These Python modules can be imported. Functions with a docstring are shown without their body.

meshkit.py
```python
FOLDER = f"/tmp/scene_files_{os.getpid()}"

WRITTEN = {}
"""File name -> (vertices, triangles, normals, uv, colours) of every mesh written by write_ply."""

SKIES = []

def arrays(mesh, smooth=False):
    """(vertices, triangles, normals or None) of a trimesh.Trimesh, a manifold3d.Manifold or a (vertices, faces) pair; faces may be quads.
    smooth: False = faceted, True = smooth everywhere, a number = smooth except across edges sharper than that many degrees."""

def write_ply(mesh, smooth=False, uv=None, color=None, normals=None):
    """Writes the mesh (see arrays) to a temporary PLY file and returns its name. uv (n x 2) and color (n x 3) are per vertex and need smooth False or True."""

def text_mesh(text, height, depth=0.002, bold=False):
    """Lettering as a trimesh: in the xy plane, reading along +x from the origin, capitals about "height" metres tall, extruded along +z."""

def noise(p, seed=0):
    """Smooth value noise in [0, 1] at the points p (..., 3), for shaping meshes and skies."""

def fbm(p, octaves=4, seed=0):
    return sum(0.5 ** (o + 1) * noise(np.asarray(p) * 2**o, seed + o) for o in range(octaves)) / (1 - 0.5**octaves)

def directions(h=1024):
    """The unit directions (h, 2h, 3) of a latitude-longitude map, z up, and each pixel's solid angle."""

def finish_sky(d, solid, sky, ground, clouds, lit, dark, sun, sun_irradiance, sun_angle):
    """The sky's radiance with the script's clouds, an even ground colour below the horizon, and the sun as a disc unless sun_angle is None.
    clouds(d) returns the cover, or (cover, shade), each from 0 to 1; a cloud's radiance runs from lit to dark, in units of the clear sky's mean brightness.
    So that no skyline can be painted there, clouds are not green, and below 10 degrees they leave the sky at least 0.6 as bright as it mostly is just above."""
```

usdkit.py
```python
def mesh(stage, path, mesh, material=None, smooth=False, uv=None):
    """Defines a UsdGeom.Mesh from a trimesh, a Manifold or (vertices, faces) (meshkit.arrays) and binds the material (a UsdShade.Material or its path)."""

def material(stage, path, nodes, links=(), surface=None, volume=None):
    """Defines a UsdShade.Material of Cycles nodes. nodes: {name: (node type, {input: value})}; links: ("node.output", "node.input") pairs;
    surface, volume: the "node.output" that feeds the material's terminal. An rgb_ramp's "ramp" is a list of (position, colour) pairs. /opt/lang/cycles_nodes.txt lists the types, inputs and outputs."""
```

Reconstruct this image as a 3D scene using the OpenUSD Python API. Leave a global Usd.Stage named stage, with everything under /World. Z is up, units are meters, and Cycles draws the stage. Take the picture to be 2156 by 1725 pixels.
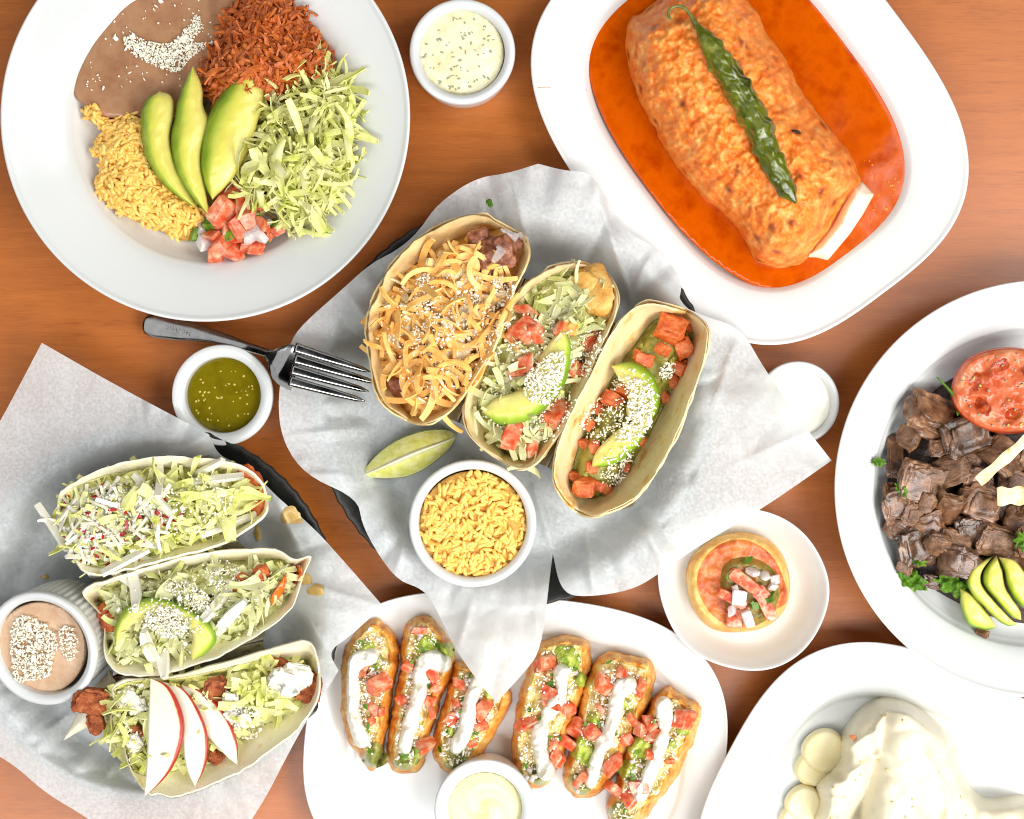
import math, numpy as np, trimesh, shapely, usdkit, meshkit
from shapely.geometry import Polygon, LineString, Point
from scipy.spatial import Delaunay
from scipy.interpolate import CubicSpline, LinearNDInterpolator
from pxr import Usd, UsdGeom, UsdLux, UsdShade, Gf, Sdf, Vt
fbm, noise = meshkit.fbm, meshkit.noise

# ---------------------------------------------------------------- camera, light, exposure
stage = Usd.Stage.CreateInMemory()
UsdGeom.SetStageUpAxis(stage, UsdGeom.Tokens.z)
UsdGeom.SetStageMetersPerUnit(stage, 1.0)
UsdGeom.Xform.Define(stage, '/World')
S, D = 3000.0, 1.1                       # picture units per metre on the table, camera height
cam = UsdGeom.Camera.Define(stage, '/World/camera')
cam.AddTranslateOp().Set(Gf.Vec3d(0, 0, D))
cam.CreateHorizontalApertureAttr(36.0)
cam.CreateVerticalApertureAttr(36.0 * 819 / 1024)
cam.CreateFocalLengthAttr(36.0 * D * S / 2156)
cam.CreateClippingRangeAttr(Gf.Vec2f(0.05, 20))
cam.CreateFStopAttr(5.6)
cam.CreateFocusDistanceAttr(D - 0.05)
cam.CreateExposureAttr(-0.06)

def rect_light(name, pos, target, w, h, power, col):
    L = UsdLux.RectLight.Define(stage, '/World/' + name)
    L.CreateWidthAttr(w); L.CreateHeightAttr(h)
    L.CreateIntensityAttr(power); L.CreateColorAttr(Gf.Vec3f(*col))
    p, t = Gf.Vec3d(*pos), Gf.Vec3d(*target)
    m = Gf.Matrix4d().SetLookAt(p, t, Gf.Vec3d(0, 1, 0.01)).GetInverse()
    L.AddTransformOp().Set(m)
    return L
rect_light('window_light', (0.74, -0.66, 1.06), (0.03, -0.02, 0), 0.8, 0.8, 11.5, (1.0, 0.985, 0.955))
rect_light('side_window_light', (0.76, 0.2, 1.36), (0.3, 0.05, 0), 0.36, 0.36, 9.0, (1.0, 0.98, 0.95))
for k_, (pos_, w_, h_, l_) in enumerate([((-0.45, -0.98, 2.1), 1.9, 0.62, 9.0), ((1.4, 0.3, 2.1), 0.9, 2.0, 3.4), ((-2.1, 0.3, 2.2), 1.8, 3.2, 0.9), ((0.0, 2.3, 2.2), 3.2, 1.4, 0.8)]):
    rect_light('ceiling_light' + (f'_{k_:03d}' if k_ else ''), pos_, (0, 0, 0), w_, h_, l_, (0.98, 0.99, 1.0))

def pw(x, y, z):
    x, y, z = np.broadcast_arrays(np.asarray(x, float), np.asarray(y, float), np.asarray(z, float))
    k = (1 - z / D) / S
    return np.stack([(x - 1078) * k, -(y - 862.5) * k, z], -1)

# ---------------------------------------------------------------- materials
def c(r, g, b, k=0.85):
    v = np.array([r, g, b]) / 255.0
    return tuple(np.where(v <= 0.04045, v / 12.92, ((v + 0.055) / 1.055) ** 2.4) * k)

def mat(name, cols, rough=0.45, scale=120, stretch=(1, 1, 1), detail=4, island=0.0, bump=0.0, bscale=400, bdist=0.001,
        sss=0.0, ssr=(1, 0.5, 0.25), ssc=0.003, spec=0.5, coat=0.0, transl=0.0, metallic=0.0, rrough=0.0, attr=None, afac=0.08, lo=0.32, hi=0.68):
    path = '/World/Looks/' + name
    n, l = {}, []
    n['p'] = ('principled_bsdf', dict(roughness=rough, specular_ior_level=spec, metallic=metallic, coat_weight=coat, coat_roughness=0.08,
              subsurface_weight=sss, subsurface_radius=ssr, subsurface_scale=ssc))
    n['tc'] = ('texture_coordinate', {})
    n['mp'] = ('mapping', dict(scale=stretch)); l.append(('tc.object', 'mp.vector'))
    if len(cols) == 1:
        n['p'][1]['base_color'] = cols[0]
    else:
        n['n'] = ('noise_texture', dict(scale=scale, detail=detail, roughness=0.6)); l.append(('mp.vector', 'n.vector'))
        n['mr'] = ('map_range', dict(from_min=lo, from_max=hi, clamp=True)); l.append(('n.fac', 'mr.value'))
        src = 'mr.result'
        if attr:
            n['at'] = ('attribute', dict(attribute=attr))
            n['af'] = ('mix_float', dict(fac=afac)); l += [('at.fac', 'af.a'), (src, 'af.b')]; src = 'af.result'
        if island:
            n['g'] = ('geometry', {})
            n['mf'] = ('mix_float', dict(fac=island)); l += [(src, 'mf.a'), ('g.random_per_island', 'mf.b')]; src = 'mf.result'
        n['r'] = ('rgb_ramp', dict(ramp=[(x[0], x[1]) for x in cols] if np.ndim(cols[0][-1]) else list(cols)))
        l += [(src, 'r.fac'), ('r.color', 'p.base_color')]
    if bump:
        n['bn'] = ('noise_texture', dict(scale=bscale, detail=5, roughness=0.6)); l.append(('mp.vector', 'bn.vector'))
        n['b'] = ('bump', dict(strength=bump, distance=bdist)); l += [('bn.fac', 'b.height'), ('b.normal', 'p.normal')]
    if rrough:
        n['rn'] = ('noise_texture', dict(scale=scale * 0.7, detail=3)); l.append(('mp.vector', 'rn.vector'))
        n['rr'] = ('map_range', dict(from_min=0.3, from_max=0.7, to_min=max(0.03, rough - rrough), to_max=rough + rrough, clamp=True))
        l += [('rn.fac', 'rr.value'), ('rr.result', 'p.roughness')]
    out = 'p.BSDF'
    if transl:
        n['t'] = ('translucent_bsdf', {}); n['m'] = ('mix_closure', dict(fac=transl))
        if len(cols) > 1: l.append(('r.color', 't.color'))
        else: n['t'][1]['color'] = cols[0]
        l += [(out, 'm.closure1'), ('t.BSDF', 'm.closure2')]; out = 'm.closure'
    return usdkit.material(stage, path, n, l, surface=out)

M = {}
# ---------------------------------------------------------------- things, parts
bases, counts = {}, {}
def numbered(parent, name):
    k = counts.get((parent, name), 0); counts[(parent, name)] = k + 1
    return f'{parent}/{name}' + (f'_{k:03d}' if k else '')

def tag(prim, label=None, cat=None, group=None, kind=None):
    for k, v in (('label', label), ('category', cat), ('group', group), ('kind', kind)):
        if v: prim.SetCustomDataByKey(k, v)

def thing(name, label, cat, base, group=None, kind=None):
    p = numbered('/World', name)
    x = UsdGeom.Xform.Define(stage, p); x.AddTranslateOp().Set(Gf.Vec3d(*map(float, base)))
    bases[p] = np.array(base, float)
    tag(x.GetPrim(), label, cat, group, kind)
    return p

def part(parent, name, mesh, material, label=None, smooth=True, kind=None, attr=None):
    top = '/'.join(parent.split('/')[:3])
    V, F = np.asarray(mesh[0], float), np.asarray(mesh[1])
    if name in ('lettuce_shred', 'orange_strip', 'pale_flake', 'radish_stick', 'radish_skin', 'white_stick', 'cilantro', 'onion_strip', 'meat_strand'): smooth = 50
    p = numbered(parent, name)
    m = usdkit.mesh(stage, p, (V - bases[top], F), M[material], smooth=smooth)
    if attr is not None:
        UsdGeom.PrimvarsAPI(m).CreatePrimvar('q', Sdf.ValueTypeNames.FloatArray, 'vertex').Set(Vt.FloatArray.FromNumpy(np.asarray(attr, np.float32)))
    tag(m.GetPrim(), label, None, None, kind)
    return p

def solo(name, mesh, material, label, cat=None, group=None, kind=None, smooth=True, attr=None):
    V, F = np.asarray(mesh[0], float), np.asarray(mesh[1])
    b = V.mean(0); b[2] = V[:, 2].min()
    p = numbered('/World', name)
    m = usdkit.mesh(stage, p, (V - b, F), M[material], smooth=smooth)
    m.AddTranslateOp().Set(Gf.Vec3d(*map(float, b)))
    if attr is not None:
        UsdGeom.PrimvarsAPI(m).CreatePrimvar('q', Sdf.ValueTypeNames.FloatArray, 'vertex').Set(Vt.FloatArray.FromNumpy(np.asarray(attr, np.float32)))
    tag(m.GetPrim(), label, cat, group, kind)
    return p

# ---------------------------------------------------------------- mesh tools
def cat(*ms):
    V, F, o = [], [], 0
    for v, f in ms:
        V.append(v); F.append(np.asarray(f) + o); o += len(v)
    return np.concatenate(V), np.concatenate(F)

def spline(pts, n, closed=True):
    p = np.asarray(pts, float)
    if closed: p = np.vstack([p, p[:1]])
    t = np.r_[0, np.cumsum(np.sqrt(np.linalg.norm(np.diff(p, axis=0), axis=1)))]
    cs = CubicSpline(t, p, bc_type='periodic' if closed else 'natural')
    return cs(np.linspace(0, t[-1], n, endpoint=not closed))

def grid_faces(a, b, wrap=False):
    """a rows x b columns of vertices; wrap joins the last column to the first"""
    i, j = np.meshgrid(np.arange(a - 1), np.arange(b if wrap else b - 1), indexing='ij')
    i, j = i.ravel(), j.ravel(); k = (j + 1) % b
    q = np.stack([i * b + j, i * b + k, (i + 1) * b + k, (i + 1) * b + j], 1)
    return np.concatenate([q[:, [0, 1, 2]], q[:, [0, 2, 3]]])

class Region:
    """A smooth outline in the picture with a height for every point inside."""
    def __init__(s, pts, zf, smooth=True, n=None):
        if isinstance(pts, Polygon): s.poly = pts
        else: s.poly = Polygon(spline(pts, n or max(24, len(pts) * 8)) if smooth else pts)
        if not s.poly.is_valid: s.poly = s.poly.buffer(0)
        if s.poly.geom_type != 'Polygon': s.poly = max(s.poly.geoms, key=lambda g: g.area)
        s.zf = zf; shapely.prepare(s.poly)
    def z(s, P):
        P = np.asarray(P, float)
        return s.zf(P, shapely.distance(shapely.points(P), s.poly.exterior))
    def mesh(s, res=6.0, thick=0.0, drop=0.0):
        ring = shapely.segmentize(s.poly.exterior, res)
        B = np.asarray(ring.coords)[:-1]
        d = np.linalg.norm(np.diff(np.vstack([B, B[:1]]), axis=0), axis=1)
        keep = [0]; acc = 0
        for i in range(1, len(B)):
            acc += d[i - 1]
            if acc >= res * 0.6: keep.append(i); acc = 0
        B = B[keep]
        if Polygon(B).exterior.is_ccw: B = B[::-1]
        x0, y0, x1, y1 = s.poly.bounds
        gx, gy = np.meshgrid(np.arange(x0, x1, res), np.arange(y0, y1, res * 0.866))
        gx = gx + (np.arange(gx.shape[0]) % 2)[:, None] * res / 2
        G = np.stack([gx.ravel(), gy.ravel()], 1)
        pts = shapely.points(G)
        G = G[shapely.contains(s.poly, pts) & (shapely.distance(pts, s.poly.exterior) > res * 0.45)]
        P = np.vstack([B, G])
        F = Delaunay(P + 1e-4 * np.sin(P[:, ::-1] * 7.3)).simplices
        F = F[shapely.contains(Polygon(B).buffer(1e-3), shapely.points(P[F].mean(1)))]
        a = P[F]; u_, w_ = a[:, 1] - a[:, 0], a[:, 2] - a[:, 0]; cr = u_[:, 0] * w_[:, 1] - u_[:, 1] * w_[:, 0]
        F[cr > 0] = F[cr > 0][:, ::-1]          # picture y runs down
        F = F[np.abs(cr) > 1e-6]
        V = pw(P[:, 0], P[:, 1], s.z(P))
        nb, nv = len(B), len(V)
        if thick:
            lower = V - [0, 0, thick]
            i = np.arange(nb); j = (i + 1) % nb
            side = np.concatenate([np.stack([i, i + nv, j], 1), np.stack([j, i + nv, j + nv], 1)])
            return np.vstack([V, lower]), np.concatenate([F, F[:, ::-1] + nv, side])
        if drop:
            i = np.arange(nb); j = (i + 1) % nb
            side = np.concatenate([np.stack([i, i + nv, j], 1), np.stack([j, i + nv, j + nv], 1)])
            return np.vstack([V, V[:nb] - [0, 0, drop]]), np.concatenate([F, side])
        return V, F
    def place(s, n, rng, dz=(0, 0), inset=0.0):
        p = s.poly.buffer(-inset) if inset else s.poly
        x0, y0, x1, y1 = p.bounds; out = np.zeros((0, 2))
        while len(out) < n:
            q = rng.uniform([x0, y0], [x1, y1], (n * 3, 2))
            out = np.vstack([out, q[shapely.contains_xy(p, q[:, 0], q[:, 1])]])
        out = out[:n]
        return s.at(out, rng.uniform(*dz, n))
    def at(s, P, dz=0.0):
        P = np.asarray(P, float); z = s.z(P); e = 6.0
        gx = (s.z(P + [e, 0]) - s.z(P - [e, 0])) * S / (2 * e); gy = -(s.z(P + [0, e]) - s.z(P - [0, e])) * S / (2 * e)
        N = np.stack([-np.clip(gx, -1.2, 1.2), -np.clip(gy, -1.2, 1.2), np.ones(len(P))], 1)
        N /= np.linalg.norm(N, axis=1, keepdims=True)
        return pw(P[:, 0], P[:, 1], z + dz), N

def mz(zb, h, e, amp=0.0, sc=40.0, seed=0, pw_=0.9):
    def f(P, d):
        t = np.clip(d / e, 0, 1)
        z = zb + h * np.sin(t * np.pi / 2) ** pw_
        if amp: z = z + amp * (fbm(np.c_[P / sc, np.full(len(P), seed * 7.7)], 3, seed) - 0.5) * 2 * np.clip(t * 2.5, 0, 1)
        return z
    return f

def frames(N, ang, pitch):
    h = np.where(np.abs(N[:, :1]) < 0.9, [[1.0, 0, 0]], [[0, 1.0, 0]])
    a = np.cross(N, h); a /= np.linalg.norm(a, axis=1, keepdims=True)
    b = np.cross(N, a)
    t = a * np.cos(ang)[:, None] + b * np.sin(ang)[:, None]
    t2 = t * np.cos(pitch)[:, None] + N * np.sin(pitch)[:, None]
    n2 = N * np.cos(pitch)[:, None] - t * np.sin(pitch)[:, None]
    return t2, n2, np.cross(n2, t2)

def rod(v, k, a):
    a = a[:, None]
    return v * np.cos(a) + np.cross(k, v) * np.sin(a) + k * np.sum(k * v, 1, keepdims=True) * (1 - np.cos(a))

def ribbons(P, N, rng, L, Wd, Th, kp=20, ko=20, tw=0, K=8, pitch=0.25, ang=None, taper=0.55, wob=0.0, kob=0.0, cup=0.0):
    """Curved strips. L, Wd, Th: (low, high) metres; kp, ko, tw: spread of in-plane, out-of-plane curvature and twist in rad per metre."""
    n = len(P); U = lambda r: rng.uniform(r[0], r[1], n)
    L, Wd, Th = U(L), U(Wd), U(Th)
    ang = rng.uniform(0, 2 * np.pi, n) if ang is None else ang + rng.normal(0, 0.35, n)
    t, nn, b = frames(N, ang, rng.normal(0, pitch, n))
    kp, ko, tw = rng.normal(0, kp, n), rng.normal(kob, ko, n), rng.normal(0, tw, n)
    cur = P - t * L[:, None] / 2; st = L / K; rings = []
    ph = rng.uniform(0, 6.28, n)
    for k in range(K + 1):
        s = k / K
        w = Wd * (1 - taper * np.abs(2 * s - 1) ** 2.5) * (1 + wob * np.sin(ph + s * 9)) / 2
        th = Th / 2
        cc = nn * (cup * w)[:, None]
        rings.append(np.stack([cur + b * w[:, None] + nn * th[:, None] + cc, cur + nn * th[:, None], cur - b * w[:, None] + nn * th[:, None] + cc,
                               cur - b * w[:, None] - nn * th[:, None] + cc, cur - nn * th[:, None], cur + b * w[:, None] - nn * th[:, None] + cc], 1))
        jit = 1 + wob * rng.normal(0, 1.2, n)
        t, b = rod(t, nn, kp * st * jit), rod(b, nn, kp * st * jit)
        t, nn = rod(t, b, ko * st * jit), rod(nn, b, ko * st * jit)
        nn, b = rod(nn, t, tw * st), rod(b, t, tw * st)
        cur = cur + t * st[:, None]
    R = np.stack(rings, 1)
    R = R - (R.mean((1, 2)) - P)[:, None, None]
    V = R.reshape(n, -1, 3); nv = V.shape[1]
    F = grid_faces(K + 1, 6, True)[:, ::-1]
    e = K * 6
    F = np.concatenate([F, [[0, 1, 2], [0, 2, 3], [0, 3, 4], [0, 4, 5]], [[e + 2, e + 1, e], [e + 3, e + 2, e], [e + 4, e + 3, e], [e + 5, e + 4, e]]])
    return V.reshape(-1, 3), (F[None] + (np.arange(n) * nv)[:, None, None]).reshape(-1, 3)

ICO = {k: (lambda m: (np.array(m.vertices), np.array(m.faces)))(trimesh.creation.icosphere(k)) for k in (1, 2, 3, 4)}

def grains(P, N, rng, L, R, pitch=0.5, bend=0.15, flat=1.0, lumpy=0.0, ang=None, lev=1):
    n = len(P); v, f = ICO[lev]
    L = rng.uniform(*L, n)[:, None, None] / 2; r = rng.uniform(*R, n)[:, None, None]
    ang = rng.uniform(0, 6.283, n) if ang is None else ang
    t, nn, b = frames(N, ang, rng.normal(0, pitch, n))
    q = np.repeat(v[None], n, 0)
    if lumpy: q = q * (1 + rng.uniform(-lumpy, lumpy, (n, len(v), 1)))
    x, y, z = q[..., :1], q[..., 1:2], q[..., 2:]
    sgn = np.sign(x) * np.abs(x) ** 0.8
    z = z * flat - bend * (x ** 2 - 0.3) * (L / r) * rng.normal(0, 1, n)[:, None, None]
    V = P[:, None] + sgn * L * t[:, None] + y * r * b[:, None] + z * r * nn[:, None]
    return V.reshape(-1, 3), (f[None] + (np.arange(n) * len(v))[:, None, None]).reshape(-1, 3)

_bx = np.array([[sx * a, sy * b_, sz * c_] for sx in (-1, 1) for sy in (-1, 1) for sz in (-1, 1) for a, b_, c_ in ((1, .78, .78), (.78, 1, .78), (.78, .78, 1))])
_bf = np.array(trimesh.convex.convex_hull(_bx, qhull_options='QbB Pp Qt').faces); _bv = np.array(trimesh.convex.convex_hull(_bx).vertices)
_bf = np.array(trimesh.convex.convex_hull(_bx).faces)
def dice(P, N, rng, size, pitch=0.5, jit=0.16, asp=0.35):
    """list of single rounded, uneven cubes"""
    n = len(P); out = []
    t, nn, b = frames(N, rng.uniform(0, 6.28, n), rng.normal(0, pitch, n))
    for i in range(n):
        s = rng.uniform(*size) / 2 * (1 + rng.uniform(-asp, asp, 3))
        warp = rng.normal(0, jit, (3, 3)) + np.eye(3)
        q = (_bv + rng.normal(0, jit * 0.35, _bv.shape)) @ warp * s
        q[:, 2] += 0.25 * s[2] * rng.normal() * (q[:, 0] / s[0]) ** 2
        out.append((P[i] + q[:, :1] * t[i] + q[:, 1:2] * b[i] + q[:, 2:] * nn[i], _bf))
    return out

def chunk(p, dims, rng, ang=None, amp=0.35, sc=1.6, lev=3, tilt=0.3, bend=0.0, fibre=0.0, sq=0.72):
    v, f = ICO[lev]; o = rng.uniform(0, 50, 3)
    q = np.sign(v) * np.abs(v) ** sq
    q = q * (1 + amp * 2 * (fbm(v * sc + o, 4, 1) - 0.5)[:, None])
    q = q + 0.12 * amp * (np.stack([noise(v * 6 + o + k * 9) for k in range(3)], 1) - 0.5) * 2
    if fibre:
        g = np.sin(q[:, 1] * 16 + 6 * noise(v * 2 + o)) * fibre
        q[:, 2] += g
    q = q * np.asarray(dims) / 2
    q[:, 2] += bend * (q[:, 0] ** 2) / dims[0] * 2
    a = rng.uniform(0, 6.28) if ang is None else ang
    R = trimesh.transformations.euler_matrix(rng.normal(0, tilt), rng.normal(0, tilt), a)[:3, :3]
    return q @ R.T + p, f

def lathe(prof, n=160, ribs=None):
    pr = np.asarray(prof, float); th = np.linspace(0, 2 * np.pi, n, endpoint=False)
    r = np.repeat(pr[:, :1], n, 1)
    if ribs: r = r - ribs[1] * np.clip(np.sin(th * ribs[0]), -0.3, 1)[None] * pr[:, 2:3]
    V = np.stack([r * np.cos(th), r * np.sin(th), np.repeat(pr[:, 1:2], n, 1)], -1).reshape(-1, 3)
    return V, grid_faces(len(pr), n, True)

def smooth_profile(p, n=6):
    p = np.asarray(p, float); out = []
    t = np.r_[0, np.cumsum(np.linalg.norm(np.diff(p[:, :2], axis=0), axis=1) ** 0.5 + 1e-9)]
    from scipy.interpolate import PchipInterpolator
    tt = np.concatenate([np.linspace(t[i], t[i + 1], n, endpoint=False) for i in range(len(t) - 1)] + [[t[-1]]])
    return PchipInterpolator(t, p)(tt)

def dish(cx, cy, zr, contour, prof):
    """Crockery: contour(inset) gives the outline (picture units, about the centre); prof is (inset, z), from the inner centre over the rim to the foot."""
    k = (1 - zr / D) / S; base = pw(cx, cy, zr); base[2] = 0
    rings = []
    for ins, z in prof:
        q = contour(ins) * k
        rings.append(np.c_[q[:, 0], -q[:, 1], np.full(len(q), z)])
    n = len(rings[0])
    V = np.concatenate(rings); F = grid_faces(len(rings), n, True)
    V = np.vstack([V, [[0, 0, prof[0][1]], [0, 0, prof[-1][1]]]]); a = len(V) - 2
    i = np.arange(n); j = (i + 1) % n; e = (len(rings) - 1) * n
    F = np.concatenate([F, np.stack([np.full(n, a), j, i], 1), np.stack([np.full(n, a + 1), e + i, e + j], 1)])
    tri = V[F[:n]]; 
    m = trimesh.Trimesh(V, F, process=False)
    if m.volume < 0: F = F[:, ::-1]
    return V + base, F

def superel(a, b, rot, n=2.4, m=220):
    th = np.linspace(0, 2 * np.pi, m, endpoint=False); cr, sr = math.cos(rot), math.sin(rot)
    def f(ins):
        A, B = max(a - ins, 1), max(b - ins, 1)
        x = np.sign(np.cos(th)) * np.abs(np.cos(th)) ** (2 / n) * A; y = np.sign(np.sin(th)) * np.abs(np.sin(th)) ** (2 / n) * B
        q = np.stack([x * cr - y * sr, x * sr + y * cr], 1)
        return spline_resample(q, m)
    return f

def spline_resample(q, m):
    p = np.vstack([q, q[:1]]); d = np.r_[0, np.cumsum(np.linalg.norm(np.diff(p, axis=0), axis=1))]
    t = np.linspace(0, d[-1], m, endpoint=False)
    return np.stack([np.interp(t, d, p[:, 0]), np.interp(t, d, p[:, 1])], 1)

def tube(pts, rad, K=14, wr=None):
    """pts: n x 3, rad: n; wr(s, phi) multiplies the radius"""
    p = np.asarray(pts, float); n = len(p); t = np.gradient(p, axis=0); t /= np.linalg.norm(t, axis=1, keepdims=True)
    up = np.array([0, 0, 1.0]); b = np.cross(t, up); b /= np.linalg.norm(b, axis=1, keepdims=True) + 1e-9; u = np.cross(b, t)
    ph = np.linspace(0, 2 * np.pi, K, endpoint=False)
    r = np.repeat(np.asarray(rad)[:, None], K, 1)
    if wr is not None: r = r * wr(np.linspace(0, 1, n)[:, None], ph[None])
    V = p[:, None] + r[..., None] * (np.cos(ph)[None, :, None] * b[:, None] + np.sin(ph)[None, :, None] * u[:, None])
    V = np.vstack([V.reshape(-1, 3), p[:1], p[-1:]]); F = grid_faces(n, K, True)
    i = np.arange(K); j = (i + 1) % K; e = (n - 1) * K
    return V, np.concatenate([F, np.stack([np.full(K, n * K), j, i], 1), np.stack([np.full(K, n * K + 1), e + i, e + j], 1)])

def slab(outer, inner, z0, th, n=40, m=12, tilt=0.0, edge=0.55, bow=0.0, rng=None):
    """A fruit slice seen from its cut side. outer and inner: point lists from one tip to the other (picture units);
    returns mesh and q (0 at the inner edge, 1 at the skin)."""
    o, i_ = spline(outer, n, False), spline(inner, n, False)
    s = np.linspace(0, 1, n); q = np.linspace(0, 1, m)
    P = i_[:, None] * (1 - q[None, :, None]) + o[:, None] * q[None, :, None]
    end = np.sin(np.clip(s, 0.02, 0.98) * np.pi) ** 0.45
    f = np.where(q > edge, np.sqrt(np.clip(1 - ((q - edge) / (1 - edge)) ** 2.2, 0, 1)), 0.72 + 0.28 * np.sin(q / edge * np.pi / 2))
    f[0] = 0.45
    if rng is not None:
        P = P + 2.2 * (np.stack([fbm(np.dstack([P / 17, np.full(P.shape[:2], 3.3 + k)]).reshape(-1, 3), 3).reshape(P.shape[:2]) for k in (0, 9)], -1) - .5) * 2 * (np.abs(q - .5) * 2)[None, :, None] ** 2
    base = z0 + tilt * q[None] + bow * np.sin(s * np.pi)[:, None]
    if callable(z0): pass
    zt = base + th * end[:, None] * f[None]
    if rng is not None:
        zt = zt + 0.0011 * (fbm(np.dstack([P / 16, np.full(P.shape[:2], rng.uniform(0, 40))]).reshape(-1, 3), 3).reshape(zt.shape) - 0.5) * 2
    zb = base - 0.15 * th * f[None]
    top, bot = pw(P[..., 0], P[..., 1], zt), pw(P[..., 0], P[..., 1], zb)
    F = grid_faces(n, m); nv = n * m
    a = top.reshape(-1, 3)[F[0]]
    if np.cross(a[1] - a[0], a[2] - a[0])[2] < 0: F = F[:, ::-1]
    ids = np.arange(nv).reshape(n, m)
    loop = np.concatenate([ids[:, 0], ids[-1, 1:], ids[-2::-1, -1], ids[0, -2:0:-1]])
    l2 = np.roll(loop, -1)
    side = np.concatenate([np.stack([loop, loop + nv, l2], 1), np.stack([l2, loop + nv, l2 + nv], 1)])
    V = np.vstack([top.reshape(-1, 3), bot.reshape(-1, 3)]); FF = np.concatenate([F, F[:, ::-1] + nv, side])
    m_ = trimesh.Trimesh(V, FF, process=False); trimesh.repair.fix_normals(m_)
    return (V, np.array(m_.faces)), np.tile(np.repeat(q[None], n, 0).ravel(), 2)

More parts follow.
